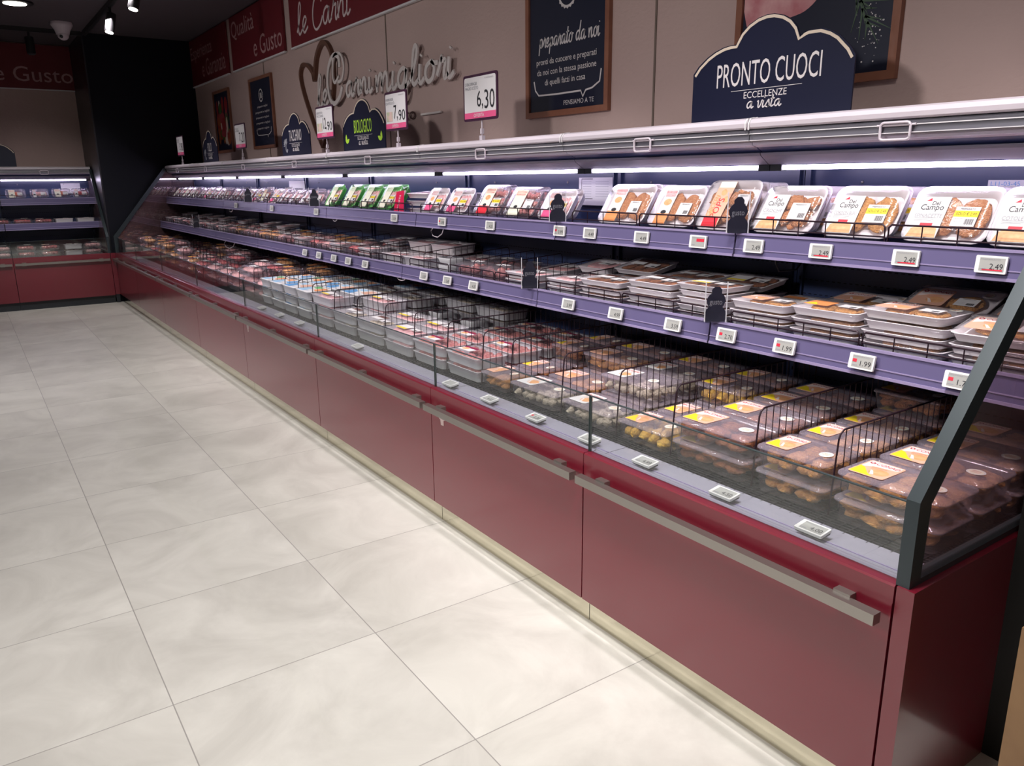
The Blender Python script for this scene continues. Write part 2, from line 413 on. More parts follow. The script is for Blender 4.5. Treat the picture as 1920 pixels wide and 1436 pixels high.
def ribbon(mb, path, w, z0, z1, m, M=None):
    P = [Vector((p[0], p[1])) for p in path]; n = len(P); Lp = []; Rp = []
    for i in range(n):
        t = (P[min(i+1, n-1)]-P[max(i-1, 0)]); t = t.normalized() if t.length > 1e-9 else Vector((1, 0))
        nn = Vector((-t.y, t.x)); ww = w(i/(n-1)) if callable(w) else w
        Lp.append(P[i]+nn*ww/2); Rp.append(P[i]-nn*ww/2)
    vs = [(p.x, p.y, z1) for p in Lp]+[(p.x, p.y, z1) for p in Rp]+[(p.x, p.y, z0) for p in Lp]+[(p.x, p.y, z0) for p in Rp]
    fs = []
    for i in range(n-1):
        fs += [(i, n+i, n+i+1, i+1), (2*n+i, i, i+1, 2*n+i+1), (3*n+i, 3*n+i+1, n+i+1, n+i)]
    fs += [(0, 2*n, 3*n, n), (n-1, 2*n-1, 4*n-1, 3*n-1)]
    mb.add(vs, fs, m, M=M)
def cursive(mb, t, x0, x1, yb, size, wid, z0, z1, m, slant=.18, M=None):
    tot = sum(GL[c][0] for c in t); k = (x1-x0)/tot; x = 0
    for c in t:
        adv, st = GL[c]
        for p in st:
            q = [((x+a+slant*b/k*size*.5)*k+x0, yb+b*size) for a, b in smooth_path(p)]
            ribbon(mb, q, wid, z0, z1, m, M=M)
        x += adv
def s3(mb): cursive(mb, 'le Carni', .16, 1.25, .075, .235, .018, .0205, .023, SIGNS, .25)
sign('near red sign with script le Carni over the heart emblem', 3.0, .50, (2.285, 6.965, 2.487), WALLR, [], SIGNS, s3)

# raised heart and script on the plaster
h = thing('heart_emblem', 'brown raised heart outline on the plaster wall', 'emblem', (2.289, 6.434, 0), WALLR)
hp = [(0, 1.654), (-.16, 1.85), (-.33, 2.10), (-.385, 2.25), (-.32, 2.325), (-.20, 2.31), (-.10, 2.245), (-.075, 2.19), (-.01, 2.34), (.10, 2.43), (.20, 2.435), (.295, 2.36), (.32, 2.24), (.31, 2.10), (.25, 1.97), (.13, 1.80), (.02, 1.67)]
mb = MB(); ribbon(mb, smooth_path(hp), lambda t: .012+.022*math.sin(PI*t), 0, .03, mat('copper_brown', (.16, .075, .05), .4, .3)); part('heart_outline', mb, h)
s = thing('script_lettering', 'raised pale script le Carni migliori on the plaster wall beside the heart', 'lettering', (2.289, 6.43, 0), WALLR)
SCR = mat('pale_raised_letters', (.66, .60, .58), .4)
mb = MB(); cursive(mb, 'le', .0, .24, 1.965, .24, .025, .031, .042, SCR, .12); part('lettering', mb, s)
mb = MB(); cursive(mb, 'C', .22, .52, 1.99, .32, .034, .031, .042, SCR, .05)
ribbon(mb, smooth_path([(.47, 2.16), (.38, 2.12), (.35, 2.2), (.40, 2.31), (.52, 2.31), (.57, 2.22), (.52, 2.13), (.44, 2.12)]), .022, .031, .042, SCR); part('capital_letter', mb, s)
mb = MB(); cursive(mb, 'arni', .58, 1.05, 2.0, .20, .026, .031, .042, SCR, .12); part('lettering', mb, s)
mb = MB(); cursive(mb, 'migliori', 1.10, 2.17, 1.985, .23, .028, .031, .042, SCR, .2); part('lettering', mb, s)
mb = MB(); mb.text('ito', 1.44, 1.62, 1.78, 1.85, .012, mat('brown_letters', (.10, .05, .045), .5)); mb.box(1.70, 1.96, 1.795, 1.807, .002, .016, SCR); part('small_word', mb, s)

# ------------------------------------------------------------------ framed posters on the wall
WOODF = mat('walnut_frame', (.20, .075, .045), .5, noise=(9, (.27, .11, .065), .2), bump=(40, .2, (1, 1, .1)))
NAVP = mat('navy_poster', (.008, .010, .028), .5)
def poster(label, y1, y0, z0, z1, fn, name='framed_poster'):
    t = thing(name, label, 'poster', (2.289, y1, z0), WALLR)
    W_, H_ = y1-y0, z1-z0; f = .028
    mb = MB()
    for a in ((0, W_, 0, f), (0, W_, H_-f, H_), (0, f, f, H_-f), (W_-f, W_, f, H_-f)): mb.box(a[0], a[1], a[2], a[3], 0, .022, WOODF)
    part('frame', mb, t)
    part('panel', MB().box(f, W_-f, f, H_-f, 0, .010, NAVP), t)
    fn(t, W_, H_); return t
TXW = mat('poster_text', (.62, .58, .58), .6)
def emblem(mb, cx, cy, r, z, m):
    n = 40; o = [(cx+r*(1+.05*(-1)**k)*math.cos(2*PI*k/n), cy+r*(1+.05*(-1)**k)*math.sin(2*PI*k/n)) for k in range(n)]
    i = [(cx+.82*r*math.cos(2*PI*k/n), cy+.82*r*math.sin(2*PI*k/n)) for k in range(n)]
    mb.add([(a, b, z) for a, b in o+i], [(k, (k+1) % n, n+(k+1) % n, n+k) for k in range(n)], m)
    for q in range(-2, 3): mb.box(cx+q*.2*r-.05*r, cx+q*.2*r+.05*r, cy-.45*r, cy+.4*r, z-.001, z, m)
    mb.prism([(cx+.62*r*math.cos(2*PI*k/24), cy+.62*r*math.sin(2*PI*k/24)) for k in range(24)], z-.003, z-.002, mat('brown_seal', (.18, .12, .09), .5))
def bracket_line(mb, x0, x1, y, z, m, k=1.):
    p = [(x0, y+.075*k), (x0+.012*k, y+.03*k), (x0+.04*k, y+.004), (x0+(x1-x0)*.35, y), (x0+(x1-x0)*.72, y), (x0+(x1-x0)*.75, y-.028*k), (x0+(x1-x0)*.79, y), (x0+(x1-x0)*.88, y+.006), (x1-.01, y+.03*k), (x1, y+.085*k)]
    ribbon(mb, p, .008*k, z-.001, z, m)
def prep(t, W_, H_):
    mb = MB(); z = .0115
    emblem(mb, .335, .565, .075, z, TXW); part('seal', mb, t)
    mb = MB(); cursive(mb, 'preparato da noi', .105, .575, .335, .085, .0065, z-.001, z, TXW, .2); part('title', mb, t)
    mb = MB()
    mb.text('pronti da cuocere e preparati', .085, .555, .245, .282, z, TXW)
    mb.text('da noi con la stessa passione', .09, .555, .195, .232, z, TXW)
    mb.text('di quelli fatti in casa', .155, .475, .145, .182, z, TXW)
    mb.text('PENSIAMO A TE', .31, .54, .048, .070, z, TXW)
    part('lettering', mb, t)
    mb = MB(); bracket_line(mb, .062, .59, .105, z, TXW); part('bracket_line', mb, t)
poster('tall navy poster preparato da noi in wooden frame', 3.555, 2.905, 1.70, 2.33, prep)
def prof(t, W_, H_):
    mb = MB(); z = .0115
    emblem(mb, .33, .49, .06, z, TXW); part('seal', mb, t)
    mb = MB()
    for i, (a, b) in enumerate(((.20, .50), (.13, .55), (.13, .52), (.13, .54), (.15, .50))): mb.text('preparati e tagliati', a, b, .375-i*.05, .40-i*.05, z, TXW)
    part('lettering', mb, t)
    mb = MB(); bracket_line(mb, .12, .56, .125, z, TXW, .8); part('bracket_line', mb, t)
poster('small navy text poster with a seal between the two cards', 8.265, 7.585, 1.70, 2.36, prof)
def veg(t, W_, H_):
    mb = MB(); z = .0105; rnd = random.Random(4)
    cols = [mat('tomato_print', (.26, .02, .02), .5), mat('pepper_print', (.28, .07, .02), .5), mat('garlic_print', (.62, .50, .42), .5), mat('meat_print', (.30, .04, .05), .5), mat('herb_print', (.05, .10, .02), .5)]
    for i in range(46):
        x = rnd.uniform(.1, W_-.12); y = rnd.uniform(.14, H_-.15); a = rnd.uniform(.03, .07); b = rnd.uniform(.03, .09)
        mb.prism([(x+a*math.cos(k*PI/6), y+b*math.sin(k*PI/6)) for k in range(12)], z, z+.0002+.0001*i/8, rnd.choice(cols))
    part('printed_vegetables', mb, t)
poster('framed photo of tomatoes and garlic nearest the dark column', 9.61, 8.985, 1.70, 2.36, veg)
def meat(t, W_, H_):
    mb = MB(); z = .0105; pk = mat('printed_pork', (.52, .18, .20), .5, noise=(9, (.72, .40, .40), .12)); gr = mat('printed_rosemary', (.06, .10, .06), .6)
    out = [(.03, .30), (.06, .22), (.12, .20), (.2, .24), (.3, .26), (.36, .31), (.39, .40), (.36, .5), (.2, .55), (.05, .5)]
    mb.prism(smooth_path(out+[out[0]]), z, z+.0005, pk); part('printed_meat', mb, t)
    mb = MB(); rnd = random.Random(3)
    stem = smooth_path([(.40, .48), (.45, .38), (.50, .28), (.55, .17)])
    ribbon(mb, stem, .006, z, z+.0008, gr)
    for i in range(44):
        p = stem[int(i/44*(len(stem)-1))]; a = rnd.uniform(-1.9, -.9)+(i % 2)*.9; l = rnd.uniform(.05, .11)
        ribbon(mb, [p, (p[0]+l*.5*math.cos(a), p[1]+l*.5*math.sin(a)), (p[0]+l*math.cos(a), p[1]+l*math.sin(a))], lambda t: .007*(1-t)+.001, z, z+.001, gr)
    part('printed_rosemary', mb, t)
    mb = MB()
    for i in range(60):
        x, y, r = rnd.gauss(.56, .03), rnd.gauss(.16, .045), rnd.uniform(.001, .0032)
        mb.prism([(x+r*math.cos(k*PI/3), y+r*math.sin(k*PI/3)) for k in range(6)], z, z+.0005, TXW)
    tag(part('printed_salt', mb, t), kind='stuff')
poster('framed photo of raw meat and rosemary behind the largest cloud sign', 2.177, 1.513, 1.70, 2.33, meat)

# ------------------------------------------------------------------ ceiling fittings
TRK = mat('black_track', (.012, .011, .013), .5)
t = thing('light_track', 'black light track running along the ceiling over the counter', 'light track', (0, 0, 0))
part('track_bar', MB().box(1.13, 1.165, -2, 10.3, 2.955, 3.0, TRK), t)
t = thing('light_track', 'black light track running across the ceiling in front of the back sign', 'light track', (0, 0, 0))
part('track_bar', MB().box(-2.5, 1.12, 10.33, 10.365, 2.955, 3.0, TRK), t)
LENS = mat('lit_lens', (1, .95, .85), .3, emit=((1, .93, .82), 9))
def track_spot(x, y, label, aim=(-.25, -.15, -1), lit=True):
    t = thing('track_spotlight', label, 'spotlight', (x, y, 2.96), (0, 0, 0), 'black track spotlights')
    part('stem', MB().cyl((0, 0, -.07), .012, .075, TRK, 8), t)
    d = Vector(aim).normalized(); q = d.to_track_quat('-Z', 'Y').to_matrix().to_4x4(); q.translation = Vector((0, 0, -.10))
    part('lamp_head', MB().cyl((0, 0, -.13), .042, .17, TRK, 16, M=q), t)
    part('lens', MB().cyl((0, 0, -.134), .034, .006, LENS if lit else BLACK, 16, M=q), t)
track_spot(1.145, 8.55, 'black track spotlight under the bend of the ceiling track')
track_spot(1.145, 7.35, 'black track spotlight cut by the top edge of the picture')
track_spot(.62, 10.35, 'unlit black track spotlight in front of the back wall sign', (0, -.2, -1), False)
t = thing('recessed_downlight', 'round bright downlight recessed in the ceiling', 'downlight', (.43, 9.0, 2.985))
part('trim_ring', MB().cyl((0, 0, 0), .15, .016, BLACK, 28), t)
part('lens', MB().cyl((0, 0, -.004), .095, .006, LENS, 28), t)
t = thing('security_camera', 'white turret security camera on the ceiling', 'security camera', (.89, 9.87, 3.0))
mb = MB(); prof_ = [(.0, .10), (-.02, .105), (-.035, .10), (-.075, .075), (-.12, .06)]
mb.rings([[(r*math.cos(2*PI*k/20), r*math.sin(2*PI*k/20), z) for k in range(20)] for z, r in prof_], LIPW); part('housing', mb, t)
part('eyeball', MB().blob((0, -.01, -.125), (.055, .055, .05), LIPW, 1, 0, 2), t)
part('lens', MB().blob((-.02, -.045, -.14), (.02, .02, .02), BLACK, 1, 0, 1), t)

# ------------------------------------------------------------------ refrigerated cases
TUBE = mat('fluorescent_tube', (1, 1, 1), .5, emit=((.84, .73, 1.0), 20))
def case(w, loc, rotz, label, kick=None):
    t = thing('refrigerated_case', label, 'display fridge', loc, (0, 0, rotz), 'red refrigerated display cases')
    a, b = -w/2+.0015, w/2-.0015
    part('kick_plate', MB().box(a, b, .035, .05, 0, .10, kick or KICK), t)
    part('body', MB().box(a, b, .05, 1.11, .0, .555, BLACK), t)
    part('front_panel', MB().box(a+.001, b-.001, 0, .02, .093, .545, RED), t)
    mb = MB(); mb.prism([(0, .545), (.03, .545), (.03, .587), (.004, .587), (0, .583)], a, b, RED, axis='x'); mb.box(a, b, .02, .05, .10, .56, BLACK); part('top_rail', mb, t)
    # handle
    hd = part('handle', MB().box(a+.012, b-.012, -.045, -.019, .503, .528, STEEL), t)
    n = max(2, round(w/.42))
    for k in range(n):
        x = a+.10+(b-a-.2)*k/(n-1)
        part('handle_bracket', MB().box(x-.02, x+.02, -.022, 0, .498, .534, STEEL), hd)
    # price rail: convex front lip then a flat sloping surface
    pts = [(.034, .575), (.040, .583), (.050, .586), (.062, .580), (.066, .570), (.072, .565), (.12, .5665), (.178, .5675), (.180, .560), (.034, .556)]
    mb = MB(); mb.prism(pts, a, b, RAIL, axis='x', smooth=False)
    mb.box(a, b, .0305, .041, .57, .581, ESLB); mb.box(a, b, .100, .103, .564, .5682, STRIPL); part('price_rail', mb, t)
    mb = MB(); mb.box(a, b, .180, .985, .552, .560, BLACK)
    y = .19
    while y < .98: mb.box(a, b, y, y+.005, .560, .566, GRILLE); y += .014
    x = a+.01
    while x < b: mb.box(x, x+.003, .17, .98, .560, .5675, GRILLE); x += .03
    part('deck_grille', mb, t)
    mb = MB(); mb.box(a, b, .022, .028, .575, .762, GLASS); part('glass_pane', mb, t)
    mb = MB(); mb.box(a, b, .0215, .0285, .7615, .764, mat('glass_edge', (.035, .05, .05), .25)); mb.box(a, a+.0022, .0215, .0285, .587, .762, MATS['glass_edge']); mb.box(b-.0022, b, .0215, .0285, .587, .762, MATS['glass_edge']); part('glass_edge', mb, t)
    # back
    mb = MB(); mb.box(a, b, .985, 1.11, .555, 1.545, NAVY)
    mb.box(a, b, .983, .985, 1.255, 1.258, BLACK)
    for z in (.64, .70, .76, .82, .99, 1.04, 1.09, 1.14):
        x = a+.03
        while x < b-.03: mb.box(x, x+.011, .9838, .985, z, z+.0028, BLACKG); x += .022
    part('back_panel', mb, t)
    for x in (a+.012, b-.03):
        mb = MB(); mb.box(x, x+.018, .972, .985, .56, 1.42, NAVY)
        for k in range(14): mb.box(x+.006, x+.011, .9712, .972, .6+k*.055, .612+k*.055, BLACKG)
        part('upright', mb, t)
    mb = MB()
    for x in (-w*.28, w*.22): mb.blob((x, .983, 1.375), (.005, .004, .005), STEEL, 0, 0, 1)
    part('screw', mb, t)
    for (y0, z) in ((.545, .925), (.645, 1.205)):
        sh = part('shelf', MB().box(a+.004, b-.004, y0, .97, z-.018, z, mat('shelf_navy', (.05, .05, .09), .3)), t)
        mb = MB(); mb.prism([(y0-.012, z-.062), (y0-.008, z-.063), (y0+.004, z-.014), (y0+.004, z+.010), (y0-.004, z+.012)], a+.002, b-.002, STRIP, axis='x')
        mb.box(a+.002, b-.002, y0-.0150, y0-.0085, z-.064, z-.056, STRIPL); mb.box(a+.002, b-.002, y0-.0085, y0+.002, z+.006, z+.013, STRIPL)
        mb.box(a+.002, b-.002, y0-.0116, y0-.009, z-.040, z-.037, STRIPL)
        part('price_strip', mb, sh)
        for x in (a+.02, b-.02):
            mb = MB(); mb.prism([(y0+.06, z-.018), (.97, z-.018), (.97, z-.11), (.90, z-.10)], x-.002, x+.002, BLACK, axis='x'); part('bracket', mb, sh)
    # canopy
    mb = MB(); mb.prism([(.672, 1.543), (.664, 1.548), (.662, 1.560), (.668, 1.572), (.690, 1.578), (1.11, 1.578), (1.11, 1.545), (.70, 1.543)], a, b, LIPW, axis='x'); part('canopy', mb, t)
    if True:
        mb = MB()
        for x in (a+.002, b-.008): mb.prism([(.660, 1.540), (.659, 1.560), (.668, 1.575), (.70, 1.581), (.70, 1.578), (.662, 1.556)], x, x+.006, PAPER, axis='x')
        part('joint_clip', mb, t)
    bl = MB(); bl.prism([(.676, 1.540), (.672, 1.534), (.674, 1.528), (.677, 1.526), (.677, 1.508), (.684, 1.503), (.70, 1.503), (.75, 1.545), (.69, 1.545)], a, b, BLIND, axis='x')
    bl.box(a, b, .672, .676, 1.527, 1.5295, PAPER); bl.box(a, b, .6745, .679, 1.507, 1.509, PAPER)
    blind = part('night_blind', bl, t)
    x0 = 0.0
    loop = [(x, .665, z) for x, z in rrect(.085, .045, .010, 3, x0, 1.512)]
    mb = MB(); mb.tube(loop, .0040, LIPW, 6, True); mb.tube([(x0-.055, .670, 1.528), (x0+.055, .670, 1.528)], .0035, LIPW, 6); part('blind_handle', mb, blind)
    mb = MB(); mb.prism([(.690, 1.503), (.694, 1.494), (.712, 1.488), (.72, 1.503)], a, b, LTRIM, axis='x'); part('lower_trim', mb, t)
    mb = MB(); mb.prism([(.716, 1.488), (.745, 1.472), (.985, 1.470), (.985, 1.545), (.70, 1.545)], a, b, NAVYD, axis='x')
    part('soffit', mb, t)
    mb = MB(); mb.prism([(.735, 1.468), (.740, 1.461), (.782, 1.434), (.788, 1.436), (.788, 1.471), (.735, 1.471)], a, b, TRIML, axis='x'); part('lamp_housing', mb, t)
    g = .045
    tb = MB(); tb.tube([(a+g, .800, 1.424), (b-g, .800, 1.424)], .0078, TUBE, 10); part('lamp_tube', tb, t)
    mb = MB()
    for x in (a, b-g): mb.box(x, x+g, .789, .815, 1.413, 1.470, BLACK)
    mb.box(a, b, .789, .812, 1.445, 1.470, NAVYD); part('lamp_holder', mb, t)
    return t
BND = [.740, 1.73, 2.69, 3.96, 5.27, 6.55, 7.85, 9.13, 10.33]
CL = ['red refrigerated case nearest the camera, with the framed glass end', 'second refrigerated case from the near end, under the cloud sign edge', 'third refrigerated case from the near end, below the 6,30 card',
      'fourth refrigerated case, below the 7,90 card', 'fifth refrigerated case, below the 12,90 card', 'sixth refrigerated case, below the navy TACCHINO sign',
      'seventh refrigerated case, below the small navy text poster', 'eighth refrigerated case, last one before the dark column']
CASES = []
BLUEK = mat('dark_kick_plate', (.022, .026, .032), .4)
for i in range(8):
    w_ = BND[i+1]-BND[i]; CASES.append(case(w_, (1.165, (BND[i]+BND[i+1])/2, 0), R(-90), CL[i]))
cl_ = case(.98, (.62, 10.33, 0), 0, 'red refrigerated case against the back wall beside the dark column', BLUEK)
case(1.6, (-.67, 10.33, 0), 0, 'red refrigerated case on the back wall cut by the left picture edge', BLUEK)

def end_frame(parent, x, sgn, lightfoot=True, panel=True):
    """glass side with anthracite frame, local case coordinates, x = plane"""
    d = .028*sgn; x0, x1 = min(x, x+d), max(x, x+d)
    out = [(.006, .587), (.006, .775), (.640, 1.548), (.69, 1.548), (.052, .762), (.046, .587)]
    mb = MB(); mb.prism(out, x0, x1, FRAME, axis='x'); mb.box(x0, x1, .046, 1.11, .587, .60, FRAME); part('end_frame', mb, parent)
    gl = [(.046, .595), (.052, .762), (.69, 1.545), (1.05, 1.545), (1.05, .595)]
    xm = (x0+x1)/2
    mb = MB(); mb.prism(gl, xm-.002, xm+.002, ENDGL, axis='x'); part('end_glass', mb, parent)
c0 = CASES[0]; hw = (BND[1]-BND[0])/2
end_frame(c0, hw-.003, 1)
mb = MB(); mb.box(hw+.003, hw+.040, 0, .05, 0, .587, RED); mb.box(hw+.003, hw+.040, .05, 1.11, 0, .587, RED); part('side_panel', mb, c0)
c7 = CASES[7]; hw7 = (BND[8]-BND[7])/2
end_frame(c7, -hw7-.028, 1)
end_frame(cl_, .472, 1)
# steel trim highlight on slanted edge of the left cooler
t = thing('corner_filler', 'red filler post in the corner between the two rows of cases', 'filler panel', (1.1365, 10.345, 0))
part('post', MB().box(-.023, .027, -.012, .035, .10, .585, RED), t); part('base', MB().box(-.02, .02, 0, .03, 0, .10, BLUEK), t)

# wooden board at the lower right
t = thing('wooden_board', 'light wooden upright board at the lower right corner of the picture', 'board', (1.147, .40, 0))
WOODL = mat('oak_board', (.22, .12, .055), .5, noise=(7, (.28, .16, .075), .15), bump=(30, .15, (1, 1, .06)))
part('plank', MB().box(0, .45, -.03, .10, 0, .62, WOODL), t); part('dark_core', MB().box(.45, .47, -.03, .10, 0, .62, BLACK), t)

# ------------------------------------------------------------------ signs and cards standing on the canopy
def cloud_pts(W_, k=1.):
    raw = [(2.072, 1.744), (2.05, 1.768), (2.013, 1.793), (1.98, 1.808), (1.944, 1.818), (1.915, 1.821), (1.892, 1.820), (1.88, 1.838), (1.868, 1.855), (1.84, 1.876), (1.806, 1.890), (1.775, 1.895), (1.745, 1.894), (1.71, 1.884), (1.682, 1.868), (1.66, 1.845), (1.645, 1.812), (1.625, 1.822), (1.611, 1.826), (1.568, 1.825), (1.535, 1.813), (1.508, 1.797), (1.485, 1.775), (1.47, 1.761), (1.453, 1.736)]
    return [((2.072-y)/.619*W_, z-1.575) for y, z in raw]
CBORD = mat('cream_border', (.60, .50, .40), .6)
NAVS = mat('navy_sign_board', (.006, .0075, .026), .5, spec=.3)
def cloud_sign(label, ymax, ymin, title, tcol, icon=None, x=1.95, loc=None, rot=WALLR):
    W_ = ymax-ymin
    t = thing('cloud_sign', label, 'sign', loc or (x, ymax, 1.5795), rot, 'navy cloud signs on the canopy')
    P = cloud_pts(W_); o = [(0, 0)]+P+[(W_, 0)]
    part('board', MB().prism(o[::-1], 0, .006, NAVS), t)
    mb = MB(); inner = [(a*.97+.015*W_, b-.007) for a, b in P]; ribbon(mb, inner, .009, .006, .0068, CBORD); part('border', mb, t)
    mb = MB(); z = .0068; c = W_/2
    hw_ = .205 if len(title) > 10 else (.135 if len(title) > 7 else .075 if len(title) < 7 else .12)
    mb.text(title, c-hw_, c+hw_, .112, .188 if len(title) > 10 else .195, z, tcol)
    mb.box(c-.14, c+.14, .0965, .098, .006, z, TXW)
    mb.text('ECCELLENZE', c-.085, c+.085, .070, .091, z, TXW)
    part('lettering', mb, t)
    mb = MB(); cursive(mb, 'a vista', c-.072, c+.066, .038, .042, .0040, .006, .0074, TXW, .3); part('script', mb, t)
    if icon == 'leaf':
        mb = MB()
        for sx, cx in ((1, .062), (-1, W_-.062)):
            for a in (.5, 1.6): 
                p = [(cx+sx*(-.02+.0*k), .09) for k in (0,)]
                q = [(0, 0), (.02, .016), (.05, .012), (.07, -.002), (.045, -.016), (.018, -.014)]
                ca, sa = math.cos(a), math.sin(a)
                mb.prism([(cx+sx*(u*ca-v*sa)*.8-sx*.01, .055+(u*sa+v*ca)*.8) for u, v in q][::sx], .006, .0072, LIME)
        part('leaf_symbol', mb, t)
    if icon == 'bird':
        mb = MB(); cx, cy = .085, .085
        for k in range(9):
            a = .6+k*.33; ribbon(mb, [(cx+.018*math.cos(a), cy+.018*math.sin(a)), (cx+.045*math.cos(a), cy+.05*math.sin(a))], .007, .006, .0070, INKG)
        ribbon(mb, smooth_path([(cx+.03, cy+.05), (cx+.01, cy+.02), (cx, cy-.03), (cx+.02, cy-.05), (cx+.04, cy-.03)]), .012, .006, .0072, INKG)
        part('bird_symbol', mb, t)
    return t
cloud_sign('large navy cloud-shaped sign reading PRONTO CUOCI', 2.078, 1.448, 'PRONTO CUOCI', TXW)
cloud_sign('navy cloud-shaped sign reading BIOLOGICO in lime green', 5.232, 4.588, 'BIOLOGICO', LIME, 'leaf')
cloud_sign('navy cloud-shaped sign reading TACCHINO', 6.47, 5.85, 'TACCHINO', TXW, 'bird')
cloud_sign('navy cloud-shaped sign reading POLLO near the dark column', 8.96, 8.40, 'POLLO', TXW, 'bird')
cloud_sign('navy cloud-shaped sign on the left cooler cut by the picture edge', .70, .06, 'CARNE', TXW, None, loc=(.02-.3, 11.1, 1.5795), rot=WALLB)
def price_card(label, ymax, ymin, price, cents, offer, pic=False, back=False):
    W_ = ymax-ymin; H_ = .215
    t = thing('price_card', label, 'price card', (1.88, ymax, 1.5795), WALLR, 'offer price cards on the canopy')
    z0 = .092
    part('card_frame', MB().prism(rrect(W_, H_, .014, 3, W_/2, z0+H_/2), 0, .006, mat('plum_frame', (.05, .015, .04), .4)), t)
    part('card', MB().prism(rrect(W_-.024, H_-.024, .012, 3, W_/2, z0+H_/2), .006, .0075, PAPER), t)
    part('offer_band', MB().box(.012, W_-.012, z0+.012, z0+.040, .0074, .0082, PINKP), t)
    mb = MB(); z = .0086
    mb.text('OFFERTA', W_*.32, W_*.62, z0+.018, z0+.034, z, PAPER)
    mb.text(price, W_*.42, W_*.60 if len(price) < 3 else W_*.64, z0+.052, z0+.138, z, INK)
    mb.text(cents, W_*.64 if len(price) < 3 else W_*.66, W_*.93, z0+.052, z0+.138 if not pic else z0+.110, z, INK)
    mb.text(offer[0], .022, W_*.42, z0+.165, z0+.180, z, INKG); mb.text(offer[1], .022, W_*.46, z0+.145, z0+.160, z, INKG)
    mb.text('CONAD', W_*.65, W_*.9, z0+.188, z0+.194, z, INKG)
    part('lettering', mb, t)
    if pic: part('picture', MB().box(.022, W_*.36, z0+.052, z0+.105, .0074, .0085, mat('printed_picture', (.45, .50, .33), .5, noise=(20, (.7, .5, .45), .1))), t)
    mb = MB(); mb.cyl((W_/2, 0, -.003), .004, z0, LIPW, 8, axis='y'); mb.box(W_/2-.012, W_/2+.012, 0, .022, -.012, .006, LIPW); mb.box(W_/2-.007, W_/2+.007, .03, .055, -.010, .004, LIPW); part('clip_stand', mb, t)
price_card('price card 6,30 with pink OFFERTA band', 3.54, 3.235, '6,', '30', ('DON DIMAGRI', 'MAGRO SCELTO'))
price_card('price card 7,90 beside the BIOLOGICO sign', 4.43, 4.154, '7,', '90', ('HAMBURGER', 'DI POLLO'), True)
price_card('price card 12,90 between the TACCHINO and BIOLOGICO signs', 5.53, 5.22, '12,', '90', ('ARROSTO', 'TACCHINO'), True)
price_card('price card 7,20 between the POLLO sign and the text poster', 7.505, 7.20, '7,', '20', ('POLLO', 'INTERO'))
price_card('price card farthest away in front of the dark column', 9.80, 9.50, '3,', '90', ('FUSI', 'POLLO'))

# ------------------------------------------------------------------ electronic shelf price labels
def build_esl(name, price, red=False, w=.074, h=.043):
    o = proto(name, 'electronic_price_label', 'price label')
    part('case', MB().prism(rrect(w, h, .003, 2), 0, .007, ESLF), o)
    sc_ = part('screen', MB().box(-w/2+.010, w/2-.005, -h/2+.005, h/2-.005, .0068, .0076, ESLS), o)
    mb = MB(); z = .0080
    if price: mb.text(price, -.002, w/2-.008, -h/2+.010, -h/2+.024, z, INK)
    mb.text('PREPARATO', -w/2+.012, .022, h/2-.011, h/2-.007, z, INKG)
    mb.box(-w/2+.012, -.010, -h/2+.009, -h/2+.0115, .0072, z, INKG)
    if red: mb.box(-w/2+.012, -w/2+.024, -.003, .006, .0072, z, INKR) if red == 1 else mb.box(-.004, w/2-.007, .000, .010, .0072, z, INKR) if red == 3 else mb.box(-w/2+.018, w/2-.008, -h/2+.0065, -h/2+.010, .0072, z, INKR)
    part('digits', mb, sc_)
    part('back_clip', MB().box(-w/2+.002, w/2-.002, -h/2+.004, h/2-.004, -.006, 0, ESLB), o)
ESL = {}
def esl(price, red, loc, tilt, label, grp):
    k = 'esl_%s_%s' % (price, red)
    if k not in PROTO: build_esl(k, price, red)
    place(k, loc, (R(tilt), 0, R(-90)), label, grp)
up = [(.924, '2.49', 2, 'below the COTOLETTE tray'), (1.142, '2.49', 2, 'below the SPINACETTE tray'), (1.402, '2.49', 2, 'below the CORDON BLEU tray'), (1.646, '2.49', 0, 'below the CROCHE tray'),
      (1.88, '', 3, 'with a red price field, below the POPS tray'), (2.158, '4.49', 0, 'below the burger tray'), (2.456, '4.49', 0, 'below the large orange cutlet tray'), (2.654, '3.99', 1, 'below the dark clover card'),
      (3.19, '4.35', 0, 'below the red banded tray'), (3.651, '5.90', 1, 'below the white deep trays'), (4.21, '3.29', 0, 'below the red hanging flag'), (5.434, '4.99', 0, 'left of the green trays'), (6.4, '3.49', 0, 'third from far end'), (7.4, '2.99', 0, 'second from far end')]
for y, p, r, d in up: esl(p, r, (1.795, y, 1.180), 84, ('grey price label %s on upper strip, %s' % (p or 'in red', d)).replace(', with a red price field', ''), 'price labels on the upper shelf strip')
lo = [(.911, '1.70', 1, 'nearest one, behind the slanted end frame'), (1.171, '1.99', 1, 'below the tall stack of four white trays'), (1.422, '1.99', 1, 'below the stack with the orange label'), (1.643, '2.70', 1, 'right after the strip joint'),
      (1.878, '3.59', 0, 'below the stack of five trays'), (2.171, '4.99', 0, 'below the stack of four trays'), (2.455, '3.99', 0, 'below the three red-brown trays'), (3.179, '4.35', 0, 'below the pink mince packs'), (3.427, '3.49', 0, 'left of the pink mince packs'),
      (3.673, '5.29', 0, 'below the short stacked trays'), (4.411, '2.89', 0, 'right end of the row of five labels'), (4.666, '3.15', 0, 'second from right in the five'), (4.899, '2.75', 0, 'middle of the row of five labels'), (5.161, '3.99', 0, 'fourth in the row of five labels'), (5.424, '4.19', 0, 'left end of the row of five labels')]
for y, p, r, d in lo: esl(p, r, (1.686, y, .902), 78, 'grey price label %s on lower strip, %s' % (p, d), 'price labels on the lower shelf strip')
